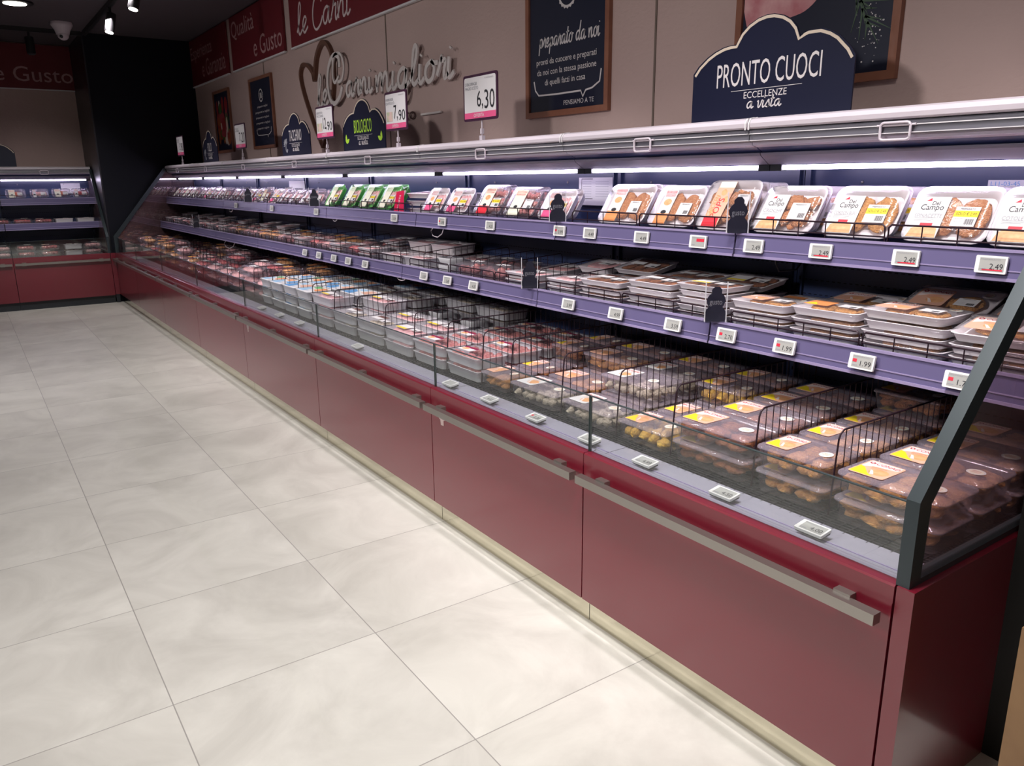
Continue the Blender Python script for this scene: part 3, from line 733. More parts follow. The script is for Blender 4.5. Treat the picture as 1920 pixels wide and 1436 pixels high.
bt = [(1.001, '4.00', 0), (1.268, '4.50', 0), (1.565, '4.99', 0), (1.819, '3.99', 0), (2.108, '3.35', 1), (2.405, '4.15', 0), (2.697, '', 0), (3.62, '', 0), (4.45, '', 0), (4.80, '', 0), (5.15, '', 0)]
on = ['nearest', 'second', 'third', 'fourth', 'fifth', 'sixth', 'seventh', 'eighth', 'ninth', 'tenth', 'eleventh', 'twelfth', 'thirteenth', 'fourteenth', 'fifteenth', 'sixteenth', 'seventeenth', 'eighteenth', 'nineteenth', 'twentieth', 'twenty-first', 'twenty-second', 'twenty-third', 'twenty-fourth', 'twenty-fifth', 'twenty-sixth', 'twenty-seventh', 'twenty-eighth', 'twenty-ninth', 'thirtieth', 'thirty-first', 'thirty-second', 'thirty-third', 'thirty-fourth']
for i, (y, p, r) in enumerate(bt): esl(p, r, (1.263, y, .583), 9, ('price label %s lying on the front rail, %s from the near end' % (p, on[i])).replace('  ', ' '), 'price labels on the front rail')

# ------------------------------------------------------------------ packages
def tray_mesh(w, d, h, m, r=.022, fl=.012, th=.004, lip=.004):
    mb = MB(); n = 4
    mb.rings([rr3(w-2*fl, d-2*fl, r*.8, 0, n), rr3(w-2*lip, d-2*lip, r, h-.003, n), rr3(w, d, r, h-.001, n), rr3(w, d, r, h, n), rr3(w-2*lip-.004, d-2*lip-.004, r*.9, h, n), rr3(w-2*fl-2*th, d-2*fl-2*th, r*.7, .005, n)], m)
    return mb
def film_mesh(w, d, z, m, r=.022, dome=.0):
    mb = MB(); mb.rings([rr3(w-.001, d-.001, r, z-.006), rr3(w-.003, d-.003, r, z), rr3(w*.55, d*.55, r*.6, z+dome)], m, cap0=False); return mb
def food_mesh(kind, w, d, z0, z1, seed=1):
    mb = MB(); r = random.Random(seed)
    if kind in ('cut', 'brn', 'orb'):
        m = {'cut': F_CUT, 'brn': F_BRN, 'orb': F_ORB}[kind]; H_ = z1-z0
        for lay, zf in ((0, .27), (1, .68)):
            for i in range(4 if lay == 0 else 3):
                for j in range(3 if lay == 0 else 2):
                    nx, ny = (3, 2) if lay == 0 else (2, 1)
                    x = (-.34+.68*i/nx)*w+r.uniform(-.008, .008); y = (-.31+.62*j/ny)*d*(1 if lay == 0 else .72)+r.uniform(-.006, .006)
                    k_ = 1.0 if lay == 0 else 1.25
                    mb.blob((x, y, z0+H_*zf), (w*.135*k_*r.uniform(.9, 1.1), d*.18*k_*r.uniform(.9, 1.1), H_*.255), m, i*7+j*3+lay+seed, .2, 2 if lay else 1, r.uniform(0, 3), fr=3.0)
    elif kind in ('yel', 'pal', 'min'):
        m = {'yel': F_YEL, 'pal': F_PAL, 'min': F_MIN}[kind]; s = min({'yel': .024, 'pal': .02, 'min': .03}[kind], (z1-z0)*.72)
        nx = int(w*.86/(s*1.45)); ny = int(d*.86/(s*1.45)); nz = max(1, int((z1-z0)/(s*1.3)))
        for k in range(nz):
            for i in range(nx):
                for j in range(ny):
                    if 0 < k < nz-1 and 0 < i < nx-1 and 0 < j < ny-1: continue
                    mb.blob((-w*.40+w*.80*i/max(1, nx-1)+r.uniform(-.005, .005), -d*.38+d*.76*j/max(1, ny-1)+r.uniform(-.005, .005), z0+s*.7+(z1-z0-1.5*s)*k/max(1, nz-1)+r.uniform(-.003, .002)), (s*r.uniform(.75, 1.05), s*r.uniform(.65, .9), s*.68), m, r.randint(0, 99), .28, 1, r.uniform(0, 3))
    elif kind in ('pnk', 'red', 'org'):
        m = {'pnk': F_PNK, 'red': F_RED, 'org': F_ORG}[kind]
        for i in range(5):
            mb.blob(((-.36+.18*i)*w, r.uniform(-.02, .02)*d, z0+(z1-z0)*r.uniform(.44, .52)), (w*.145, d*.43, (z1-z0)*.43), m, i+seed, .14, 2, r.uniform(-.18, .18))
    elif kind == 'sau':
        for i in range(5):
            y = (-.32+.16*i)*d; mb.blob((0, y, z0+(z1-z0)*.5), (w*.40, d*.085, (z1-z0)*.45), F_SAU, i, .05, 2, 0)
    elif kind in ('stslab', 'stslabb'):
        for i in range(2):
            mb.blob(((-.10+.40*i)*w, (.0-.02*i)*d, z0+(z1-z0)*.45), (w*.235, d*.52, (z1-z0)*.52), F_ORB if kind == 'stslab' else F_CUT, i+seed, .09, 2, 0, fr=3.5)
    elif kind == 'slab':
        for i in range(2):
            mb.blob(((-.2+.42*i)*w, 0, z0+(z1-z0)*.5), (w*.23, d*.36, (z1-z0)*.5), F_CUT, i+seed, .10, 2, 0, fr=3.5)
    elif kind == 'slabb':
        for i in range(2):
            mb.blob(((-.2+.42*i)*w, 0, z0+(z1-z0)*.5), (w*.23, d*.36, (z1-z0)*.5), F_BRN, i+seed, .10, 2, 0, fr=3.5)
    return mb
def flower(mb, cx, cy, r, z, m):
    mb.add([(cx+r*(1 if k % 2 else .72)*math.cos(PI*k/6), cy+r*(1 if k % 2 else .72)*math.sin(PI*k/6), z) for k in range(12)]+[(cx+.45*r*math.cos(PI*k/6), cy+.45*r*math.sin(PI*k/6), z) for k in range(12)],
           [(k, (k+1) % 12, 12+(k+1) % 12, 12+k) for k in range(12)], m)
def conad_label(parent, cx, cy, w, d, z, style='yellow'):
    mb = MB(); mb.prism(rrect(w, d, .008, 3, cx, cy), z, z+.0006, PEACH if style != 'white' else PAPER)
    mb.prism([(cx-w/2+.004, cy+d/2-.004), (cx-w/2+.004, cy-d*.02), (cx-w*.1, cy+d*.16), (cx+w/2-.006, cy+d*.22), (cx+w/2-.006, cy+d/2-.004)], z+.0006, z+.0007, mat('pale_print', (.84, .70, .68), .4))
    if style == 'yellow': mb.prism([(cx-w/2+.003, cy-d/2+.004), (cx+w*.18, cy-d/2+.003), (cx-w*.05, cy-d*.32), (cx-w*.30, cy-d*.05), (cx-w/2+.003, cy+d*.02)], z+.0006, z+.0008, YELL)
    lab = part('label', mb, parent)
    mb = MB(); zz = z+.0011
    mb.text('CONAD', cx-w*.22, cx+w*.42, cy+d*.26, cy+d*.40, zz, DKRED); flower(mb, cx-w*.34, cy+d*.33, min(w, d)*.09, zz, DKRED)
    mb.text('COTOLETTE', cx-w*.20, cx+w*.22, cy+d*.06, cy+d*.13, zz, ORANGE); mb.text('DI POLLO', cx-w*.16, cx+w*.16, cy-d*.03, cy+d*.03, zz, ORANGE)
    part('lettering', mb, lab)
    mb = MB(); mb.prism([(cx+w*.16+w*.27*math.cos(k*PI/8), cy-d*.16+d*.20*math.sin(k*PI/8)) for k in range(16)], z+.0006, z+.0009, CUTPR)
    mb.prism([(cx-w*.10, cy-d*.10), (cx-w*.02, cy-d*.12), (cx+w*.14, cy-d*.34), (cx+w*.04, cy-d*.36)][::-1], z+.0009, z+.0010, mat('pale_print', (.84, .70, .68), .4))
    part('printed_picture', mb, lab)
    return lab
def round_sticker(parent, cx, cy, r, z):
    c = [(math.cos(k*PI/12), math.sin(k*PI/12)) for k in range(24)]
    mb = MB(); mb.prism([(cx+r*a, cy+r*b) for a, b in c], z, z+.0006, PAPER)
    st = part('round_sticker', mb, parent)
    mb = MB(); mb.prism([(cx+r*.82*a, cy+r*.82*b) for a, b in c], z+.0006, z+.0008, CREAM); mb.text('SENZA', cx-r*.5, cx+r*.5, cy+r*.1, cy+r*.4, z+.0010, INKR); mb.text('FILIERA', cx-r*.55, cx+r*.55, cy-r*.35, cy-r*.08, z+.0010, INKR)
    part('print', mb, st)
def price_sticker(parent, cx, cy, w, d, z, yellow=None):
    mb = MB(); mb.box(cx-w/2, cx+w/2, cy-d/2, cy+d/2, z, z+.0006, PAPER)
    if yellow: mb.box(cx-w/2, cx+w/2, cy-.02*d, cy+d*.30, z+.0006, z+.0008, YELL)
    st = part('price_sticker', mb, parent)
    mb = MB(); zz = z+.0010
    mb.text('PREPARATO', cx-w*.3, cx+w*.3, cy+d*.34, cy+d*.43, zz, INK)
    if yellow: mb.text(yellow, cx-w*.42, cx+w*.42, cy+d*.04, cy+d*.22, zz, INK)
    for k in range(2): mb.text('kg 0,250', cx-w*.40, cx-w*.05, cy-d*(.14+.14*k), cy-d*(.08+.14*k), zz, INKG)
    for k in range(12): mb.box(cx+w*(.05+.03*k), cx+w*(.05+.03*k+(.018 if k % 3 else .01)), cy-d*.40, cy-d*.12, z+.0007, zz, INK)
    part('print', mb, st)

BH = .064
def clear_box(name, food, w=.262, d=.176, h=BH, style='yellow', food2=None, seed=1):
    o = proto(name, 'plastic_food_box', 'packaged food')
    mb = MB(); n = 4
    mb.rings([rr3(w-.030, d-.030, .014, 0, n), rr3(w-.010, d-.010, .020, h-.010, n), rr3(w, d, .022, h-.009, n), rr3(w, d, .022, h-.006, n)], CLEARB, cap1=False)
    part('clear_box', mb, o)
    part('film_lid', film_mesh(w, d, h-.003, FILM, dome=.003), o)
    part('breaded_food' if food != 'min' else 'minced_meat', food_mesh(food, w-.026, d-.026, .009, h-.007, seed), o)
    conad_label(o, -w*.26, -.008, .088, .112, h+.0012, style); round_sticker(o, w*.29, -.012, .021, h+.0012)
clear_box('box_cut', 'cut'); clear_box('box_cut2', 'cut', seed=5); clear_box('box_brn', 'brn', seed=3); clear_box('box_yel', 'yel', seed=2)
clear_box('box_pal', 'pal', style='white', seed=4); clear_box('box_pab', 'cut', style='plain', seed=8)

def foam(name, food, w=.235, d=.165, h=.030, m=None, lab=None, fz=.012, seed=1, film=True, nm='foam_meat_tray', lh=None):
    o = proto(name, nm, 'packaged meat')
    part('tray', tray_mesh(w, d, h, m or FOAM), o)
    if food: part('meat' if food in ('pnk', 'red', 'min', 'org', 'sau') else 'breaded_cutlets', food_mesh(food, w-.045, d-.045, .007, h+fz*.6, seed), o)
    if film:
        mb = MB(); mb.rings([rr3(w-.002, d-.002, .02, h-.012), rr3(w-.001, d-.001, .022, h+.0005), rr3(w-.05, d-.05, .02, h+fz*.8+.001), rr3(w-.10, d-.09, .016, h+fz+.0015)], FILM2, cap0=False)
        part('film', mb, o)
    z = (lh if lh is not None else h+fz+.002)
    if lab == 'conad': conad_label(o, -w*.22, .0, .095, .095, z, 'plain'); price_sticker(o, w*.20, -.01, .058, .042, z); round_sticker(o, w*.34, .045, .017, z-.002)
    elif lab == 'orange':
        mb = MB(); mb.box(-w*.40, -w*.05, -.035, .03, z, z+.0006, ORANGE); mb.prism([(-w*.38, -.03), (-w*.2, -.032), (-w*.3, .0)], z+.0006, z+.0009, YELL); part('label', mb, o); price_sticker(o, w*.20, 0, .06, .04, z)
    elif lab == 'yellow':
        mb = MB(); mb.box(-w*.36, -w*.02, -.03, .035, z, z+.0006, PAPER); mb.box(-w*.36, -w*.02, -.03, -.012, z+.0006, z+.0008, YELL); part('label', mb, o); price_sticker(o, w*.20, 0, .06, .04, z)
    elif lab == 'dark':
        mb = MB(); mb.box(-w*.34, -w*.02, -.01, .045, z, z+.0006, PAPER); mb.box(-w*.30, w*.02, .02, .05, z+.0006, z+.0008, mat('dark_print', (.12, .05, .04), .5)); part('label', mb, o); price_sticker(o, w*.20, -.01, .06, .04, z)
    elif lab == 'sticker': price_sticker(o, w*.1, 0, .07, .045, z)
    elif lab == 'winey':
        mb = MB(); mb.box(-w*.38, 0, -.035, .02, z, z+.0006, PAPER); mb.box(-w*.38, 0, .0, .02, z+.0006, z+.0008, mat('wine_print', (.25, .01, .06), .5)); mb.prism([(-w*.25+.022*math.cos(k*PI/6), -.012+.016*math.sin(k*PI/6)) for k in range(12)], z+.0006, z+.0009, CUTPR); part('label', mb, o)
foam('tray_conad', 'slab', lab='conad', w=.24, d=.17, h=.024, fz=.003)
foam('tray_orange', 'slab', lab='orange', w=.225, d=.16, h=.024, fz=.003)
foam('tray_yellow', 'brn', lab='yellow', w=.225, d=.165, h=.019, fz=.001)
foam('tray_dark', 'brn', lab='dark', w=.235, d=.165, seed=6, h=.021, fz=.002)
foam('tray_pink', 'pnk', lab='sticker', w=.20, d=.16, h=.026, fz=.003)
foam('tray_mince', 'min', lab='winey', w=.27, d=.172, h=.045, m=MILKY, fz=.006)
foam('tub_white', 'pal', lab='dark', w=.27, d=.172, h=.050, m=MILKY, fz=.002, nm='white_food_tub')
foam('tub_yellow', 'pnk', lab='yellow', w=.27, d=.172, h=.050, m=MILKY, fz=.002, nm='white_food_tub')
foam('tray_deep', 'pnk', lab='sticker', w=.26, d=.17, h=.052, fz=.001)
foam('tray_beef', 'red', lab='sticker', w=.22, d=.16, h=.040, fz=.025, m=CLEARB)
foam('tray_chick', 'pnk', lab='sticker', w=.22, d=.16, h=.040, fz=.025, m=CLEARB, seed=4)
foam('tray_sau', 'sau', lab='sticker', w=.22, d=.15, h=.03, fz=.015)
foam('tray_org', 'org', lab='orange', w=.22, d=.16, h=.040, fz=.025, m=CLEARB, seed=7)
foam('tray_minc', 'min', lab='sticker', w=.20, d=.16, h=.055, fz=.012, m=CLEARB)
foam('tray_red', 'red', lab='winey', w=.22, d=.16, h=.04, fz=.018, m=CLEARB, seed=3)
# printed tubs with blue, orange and green lid art
def print_tub(name, cols):
    o = proto(name, 'printed_lid_tub', 'packaged food')
    part('tub', tray_mesh(.235, .172, .050, MILKY), o)
    mb = MB(); mb.prism(rrect(.234, .171, .022, 4), .050, .052, PAPER)
    mb.prism([(-.11, -.07), (.0, -.075), (-.03, .0), (-.11, .03)], .052, .0525, cols[0]); mb.prism([(.02, -.01), (.105, -.03), (.105, .06), (.03, .065)], .052, .0525, cols[1]); mb.prism([(-.08, .03), (-.01, .02), (.0, .07), (-.09, .07)], .052, .0525, cols[2])
    lid = part('lid', mb, o)
    mb = MB(); mb.text('PETTO DI POLLO', -.06, .05, -.06, -.045, .0528, BLUEP); part('lettering', mb, lid)
SKY = mat('pale_blue_print', (.35, .55, .75), .45)
print_tub('ptub_a', (SKY, ORANGE, GREENP)); print_tub('ptub_b', (BLUEP, PEACH, SKY)); print_tub('ptub_c', (SKY, BLUEP, ORANGE))
# small black and white pouches
o = proto('pouch', 'small_meat_pouch', 'packaged meat')
mb = MB(); mb.rings([rr3(.10, .085, .012, 0), rr3(.125, .105, .018, .028), rr3(.12, .10, .018, .032)], MILKY); part('tub', mb, o)
mb = MB(); mb.prism(rrect(.118, .098, .016, 3), .032, .034, SILV); mb.box(-.05, .0, -.045, .0, .034, .0346, INK); mb.box(-.02, .03, .01, .035, .034, .0346, INK); part('lid_film', mb, o)

# standing trays of the upper shelf -------------------------------------------------
def stand(name, food, draw, w=.225, d=.170, m=None, h=.030, seed=1):
    o = proto(name, 'standing_food_tray', 'packaged food')
    part('tray', tray_mesh(w, d, h, m or FOAM, r=.030, fl=.016), o)
    part('breaded_food' if food in ('cut', 'brn', 'slab', 'slabb', 'yel', 'orb') else 'meat', food_mesh('st'+food if food in ('slab', 'slabb') else food, w-.05, d-.06, .006, h, seed), o)
    mb = MB(); mb.rings([rr3(w-.002, d-.002, .03, h-.008), rr3(w-.001, d-.001, .03, h+.001), rr3(w-.09, d-.08, .02, h+.001)], FILM2, cap0=False); part('film', mb, o)
    draw(o, w, d, h+.0022)
def del_campo(name):
    def f(o, w, d, z):
        x0, x1, y0, y1 = -w*.44, -w*.06, -d*.44, d*.30
        mb = MB(); mb.box(x0, x1, y0, y1, z, z+.0006, PAPER)
        mb.prism([(x0+.004, y0+.002), (x1-.002, y0+.002), (x1-.006, y0+.030), ((x0+x1)/2, y0+.040), (x0+.01, y0+.028)], z+.0006, z+.0008, CUTPR)
        mb.box(x0+.03, x1-.022, y0+.034, y0+.045, z+.0006, z+.0009, REDP); lab = part('label', mb, o)
        mb = MB(); zz = z+.0011
        mb.text('Del', (x0+x1)/2-.002, (x0+x1)/2+.018, y1-.026, y1-.014, zz, INK); mb.text('Campo', x0+.014, x1-.010, y1-.046, y1-.024, zz, INK, None)
        mb.prism([(x0+.022, y1-.014), (x0+.036, y1-.013), (x0+.034, y1-.004), (x0+.028, y1-.009)], z+.0006, zz, INKR)
        mb.text(name, x0+.006, x1-.006, y1-.064, y1-.053, zz, INKG)
        for k in range(3): mb.box(x0+.008, x1-.03+k*.006, y0+.052+k*.004, y0+.0528+k*.004, z+.0006, zz, INKG)
        part('lettering', mb, lab)
        price_sticker(o, w*.18, -d*.04, .062, .058, z, None if name == 'CROCHE' else 'SOLO € 2,49')
    return f
stand('st_spin', 'slab', del_campo('SPINACETTE')); stand('st_cordon', 'slabb', del_campo('CORDON BLEU'), w=.215, seed=3); stand('st_croche', 'orb', del_campo('CROCHE'), w=.215, seed=4); stand('st_coto', 'slab', del_campo('COTOLETTE'), seed=6)
def band(title, c1, c2, top=INKR, pic=True, yel=None, colw=.26):
    def f(o, w, d, z):
        x0, x1, y0, y1 = -w*.34, -w*.34+w*colw, -d*.47, d*.38
        mb = MB(); mb.box(x0, x1, y0, y1, z, z+.0006, c1); mb.box(x0, x1, y0, y0+d*.27, z+.0006, z+.0008, c2)
        if pic: mb.prism([((x0+x1)/2+.018*math.cos(k*PI/8), y1-.052+.014*math.sin(k*PI/8)) for k in range(16)], z+.0006, z+.0009, CUTPR)
        mb.prism([((x0+x1)/2+.013*math.cos(k*PI/8), y0+d*.30+.008*math.sin(k*PI/8)) for k in range(16)], z+.0008, z+.0010, INK); lab = part('label', mb, o)
        mb = MB(); zz = z+.0012
        mb.text(title[0], x0+.004, x1-.004, y1-.016, y1-.005, zz, top); mb.text(title[1], x0+.006, x1-.006, y1-.029, y1-.019, zz, top)
        part('lettering', mb, lab)
        price_sticker(o, w*.20, -d*.08, .055, .050, z, yel)
    return f
stand('st_burger1', 'slab', band(('HAMBURGER', 'POLLO'), PAPER, ORANGE), w=.24, d=.175, seed=2)
stand('st_burger2', 'slab', band(('BURGER', 'CROCCANTE'), PAPER, ORANGE), w=.22, seed=5)
def pops(o, w, d, z):
    x0, x1, y0, y1 = -w*.42, w*.02, -d*.46, d*.46
    mb = MB(); mb.prism([(x0+.01, y0), (x1-.02, y0), (x1, y1), (x0+.03, y1)], z, z+.0006, PEACH); mb.box(x0+.012, x1-.022, y0, y0+.035, z+.0006, z+.0008, REDP); mb.box(x0+.03, x1-.002, y1-.022, y1, z+.0006, z+.0008, CREAM)
    for a, b in ((x1-.02, .02), (x0+.04, -.03), (x1-.04, .045)): mb.prism([(a+.012*math.cos(k*PI/6), b+.012*math.sin(k*PI/6)) for k in range(12)], z+.0006, z+.0009, CUTPR)
    lab = part('label', mb, o)
    mb = MB(); zz = z+.0012
    M = Matrix.Rotation(R(78), 4, 'Z'); M.translation = Vector(((x0+x1)/2+.012, -.012, 0)); mb.text('POPS', -.04, .035, -.006, .020, zz, REDP, M)
    M2 = M.copy(); M2.translation = Vector(((x0+x1)/2-.012, -.012, 0)); mb.text('CHICKEN', -.035, .045, -.004, .016, zz, ORANGE, M2); part('lettering', mb, lab)
    price_sticker(o, w*.24, .012, .052, .055, z)
stand('st_pops', 'orb', pops, w=.225, d=.185, seed=8)
stand('st_redband', 'min', band(('HAMBURGER', 'SCOTTONA'), CREAM, REDP, yel='€ 3,49', colw=.36), w=.20, m=CLEARB)
stand('st_cream', 'min', band(('SCOTTONA', 'BURGER'), CREAM, CREAM, pic=False, colw=.36), w=.21, d=.16, m=CLEARB, seed=2)
stand('st_white', 'pnk', band(('SALSICCIA', 'POLLO'), PAPER, PINKP, yel='€ 2,99', colw=.34), w=.21, d=.15, seed=2)
stand('st_green', 'pnk', band(('BIO', 'POLLO'), CREAM, CREAM, top=GREENP, pic=False, yel='BIO', colw=.36), w=.20, m=FOAMG, seed=3)
stand('st_pink', 'pnk', band(('POLLO', 'FETTE'), PAPER, PAPER, pic=False, colw=.16), w=.21, d=.13, m=CLEARB, seed=5)
stand('st_red', 'red', band(('BOVINO', 'FETTE'), PAPER, PAPER, pic=False, colw=.2), w=.21, d=.13, m=CLEARB, seed=6)
stand('st_sau', 'sau', band(('SALSICCIA', 'DOLCE'), CREAM, CREAM, pic=False, colw=.3), w=.22, d=.13, m=CLEARB, seed=6)

# ------------------------------------------------------------------ deck: wire dividers and packages
DIV = [1.049, 1.288, 1.594, 1.842, 2.139, 2.461, 2.671, 2.96, 3.273, 3.589, 3.933, 4.251, 4.594, 4.84, 5.089, 5.336, 5.545, 5.755, 6.122, 6.45, 6.796, 7.208, 7.569, 7.93, 8.292, 8.668, 8.95, 9.228, 9.61, 9.97]
def divider_mesh():
    mb = MB(); x0, x1, z1 = 0, .70, .220
    path = [(x0-.014, 0, 0), (x0, 0, z1-.022), (x0+.006, 0, z1-.008), (x0+.02, 0, z1), (x1-.01, 0, z1+.004), (x1, 0, z1-.008), (x1, 0, 0)]
    mb.tube(path, .0026, WIRE, 6)
    return mb
def divider_bars():
    mb = MB(); x = .03
    while x < .69: mb.tube([(x, 0, 0), (x, 0, .220)], .0014, WIRE, 5); x += .030
    mb.tube([(-.008, 0, .05), (.70, 0, .05)], .0014, WIRE, 5)
    return mb
o = proto('divider', 'wire_divider', 'wire divider'); part('bent_frame', divider_mesh(), o); part('wire_bars', divider_bars(), o)
for i, y in enumerate(DIV):
    place('divider', (1.412, y, .5685), (0, 0, 0), 'dark wire divider across the low deck, %s from the near glass end' % on[i], 'wire dividers on the deck')
edges = [.752]+DIV+[10.2]
DECKZ = .5690
RX = [1.466, 1.648, 1.830, 2.012, 2.1]
rown = ['front row', 'second row', 'third row', 'fourth row', 'back row']
# per column: (kinds by row, number in the stack by row, height of one)
def K(*a): return a
cols = {
 0: (K('box_cut', 'box_cut2', 'box_cut', 'box_cut2'), (2, 2, 2, 2), BH), 1: (K('box_cut2', 'box_cut', 'box_cut2', 'box_brn'), (2, 2, 2, 3), BH),
 2: (K('box_brn', 'box_brn', 'box_brn', 'box_brn'), (2, 2, 2, 2), BH), 3: (K('box_yel', 'box_yel', 'box_yel', 'box_brn'), (1, 1, 2, 2), BH),
 4: (K('box_pal', 'box_pal', 'box_pal', 'box_brn'), (1, 2, 2, 2), BH), 5: (K('box_pal', 'box_pab', 'box_pab', 'box_brn'), (1, 1, 2, 2), BH),
 6: (K('box_pab', 'box_brn', 'box_brn', 'box_brn'), (1, 1, 2, 2), BH), 7: (K('tray_mince', 'tray_mince', 'tray_mince', 'tray_mince'), (2, 2, 2, 2), .052),
 8: (K('tray_mince', 'tray_mince', 'tray_mince', 'tray_mince'), (2, 2, 2, 2), .052), 9: (K('tub_yellow', 'tub_yellow', 'pouch', 'tub_white'), (2, 2, 3, 3), .055),
 10: (K('tub_white', 'tub_yellow', 'pouch', 'tub_white'), (2, 2, 3, 3), .055), 11: (K('tub_white', 'tub_yellow', 'tub_white', 'tub_white'), (2, 3, 3, 3), .055),
 12: (K('tub_yellow', 'ptub_b', 'tub_white', 'ptub_c'), (3, 3, 3, 3), .055), 13: (K('ptub_a', 'ptub_b', 'ptub_c', 'ptub_a'), (3, 3, 3, 2), .055),
 14: (K('ptub_b', 'ptub_c', 'ptub_a', 'ptub_b'), (3, 3, 3, 2), .055), 15: (K('ptub_c', 'ptub_a', 'ptub_b', 'ptub_c'), (3, 3, 3, 2), .055),
 16: (K('ptub_a', 'ptub_c', 'tray_org', 'tray_chick'), (3, 3, 3, 1), .055), 17: (K('tray_chick', 'tray_org', 'tray_org', 'tray_beef'), (2, 3, 3, 1), .070),
}
desc = {'box_cut': 'clear box of golden cutlets', 'box_cut2': 'clear box of breaded chicken', 'box_brn': 'clear box of brown burgers', 'box_yel': 'clear box of yellow nuggets',
        'box_pal': 'clear box of pale bites', 'box_pab': 'clear box of light-brown pieces', 'tray_mince': 'milky tray of pink mince', 'tub_yellow': 'white tub with yellow-striped label', 'tub_white': 'white tub with dark label',
        'pouch': 'small silver-lidded pouch tub', 'ptub_a': 'green, orange and blue lid tub', 'ptub_b': 'peach and blue lid tub', 'ptub_c': 'blue and orange lid tub', 'tray_org': 'tray of orange marinated chicken',
        'tray_chick': 'tray of pink raw chicken', 'tray_beef': 'tray of dark red beef', 'tray_red': 'wine-labelled tray of red meat', 'tray_minc': 'clear tray of mince', 'tray_deep': 'deep white foam tray', 'tray_pink': 'foam tray of pink meat',
        'tray_sau': 'foam tray of red sausages', 'tray_conad': 'foam tray of breaded cutlets', 'tray_orange': 'foam tray with orange label', 'tray_yellow': 'foam tray with yellow-edged label', 'tray_dark': 'foam tray with dark label',
        'st_pink': 'tilted pack of pink slices', 'st_red': 'tilted pack of red slices', 'st_sau': 'tilted pack of red sausages', 'st_white': 'tilted white tray', 'st_green': 'tilted green tray'}
def tier(k, n):
    if n == 1: return 'unstacked'
    return 'stack top' if k == n-1 else ('stack bottom' if k == 0 else ('stack middle' if n == 3 else on[k]+' from bottom'))
rnd = random.Random(21)
for c in range(len(edges)-1):
    y0, y1 = edges[c], edges[c+1]; yc = (y0+y1)/2; W_ = y1-y0-.008
    if c in cols: kinds, cnt, hh = cols[c]
    else:
        pool = ['tray_beef', 'tray_chick', 'tray_red', 'tray_chick', 'tray_org', 'tray_beef'] if c < 23 else ['tray_chick', 'tray_org', 'tray_chick', 'tray_red']
        kinds = [rnd.choice(pool) for _ in range(4)]; cnt = [rnd.choice((2, 2, 3)) for _ in range(4)]; hh = .070
    where = '%s column from near end' % on[c] if c else 'column by near end glass'
    for r_, kd in enumerate(kinds):
        n = cnt[r_]; z = DECKZ
        if n in (1.5, 1.7): n = 2; h_ = hh*.86
        else: h_ = hh
        if kd == 'pouch': h_ = .040
        for k in range(int(n)):
            top = k == n-1
            jx, jy, ja = rnd.uniform(-.003, .003), rnd.uniform(-.002, .002), rnd.uniform(-.8, .8)
            o = place(kd, (RX[r_]+jx, yc+jy, z), (0, 0, R(-90+ja)), '%s, %s, %s, %s' % (desc[kd], rown[r_], where, tier(k, n)), 'packages on the low deck')
            s_ = min(1., W_/.238) if kd not in ('pouch',) else 1.
            bw = .235 if kd.startswith('ptub') else (.22 if kd in ('tray_org', 'tray_chick', 'tray_beef', 'tray_red') else .272)
            s_ = min(1.14 if bw > .23 else 1.5, (W_-.010)/bw) if kd != 'pouch' else 1.
            if kd in ('tray_org', 'tray_chick', 'tray_beef', 'tray_red'): h_ = .070
            o.scale = (s_, .985, 1)
            z += h_+.003

# ------------------------------------------------------------------ shelf fences
def fence(kind, L, h, label, x, yc, z, grp):
    o = proto(kind, 'shelf_wire_fence', 'wire fence'); mb = MB()
    mb.tube([(-L/2, 0, 0), (-L/2, 0, h-.008), (-L/2+.008, 0, h), (L/2-.008, 0, h), (L/2, 0, h-.008), (L/2, 0, 0)], .0029, WIRE, 6)
    part('bent_frame', mb, o)
    mb = MB(); mb.tube([(-L/2, 0, h*.42), (L/2, 0, h*.42)], .0024, WIRE, 5)
    n = max(2, int(L/.085))
    for i in range(1, n): mb.tube([(-L/2+L*i/n, 0, 0), (-L/2+L*i/n, 0, h)], .0019, WIRE, 5)
    part('wire_bars', mb, o)
    place(kind, (x, yc, z), FLAT, label, grp)
# upper fences follow the photograph's segments, lower likewise
UF = [(.745, 1.215), (1.225, 1.69), (1.745, 2.20), (2.215, 2.60), (2.74, 3.60), (3.62, 3.93), (4.03, 4.72), (4.74, 5.25), (5.50, 5.9), (5.92, 6.52), (6.57, 6.95), (7.05, 7.82), (7.87, 8.5), (8.52, 9.1), (9.15, 9.7), (9.72, 10.28)]
for i, (a, b) in enumerate(UF): fence('uf%d' % i, b-a, .058, 'low dark wire fence on the upper shelf edge, %s from the near end' % on[i], 1.8185, (a+b)/2, 1.2060, 'wire fences on the upper shelf')
LF = [(.745, 1.20), (1.21, 1.66), (1.74, 2.18), (2.19, 2.65), (2.71, 3.05), (3.06, 3.46), (3.48, 3.90), (3.99, 4.4), (4.42, 5.2), (5.3, 5.9), (5.92, 6.5), (6.57, 7.2), (7.22, 7.82), (7.87, 8.5), (8.52, 9.1), (9.15, 9.7), (9.72, 10.28)]
for i, (a, b) in enumerate(LF): fence('lf%d' % i, b-a, .050, 'low dark wire fence on the lower shelf edge, %s from the near end' % on[i], 1.722, (a+b)/2, .9255, 'wire fences on the lower shelf')
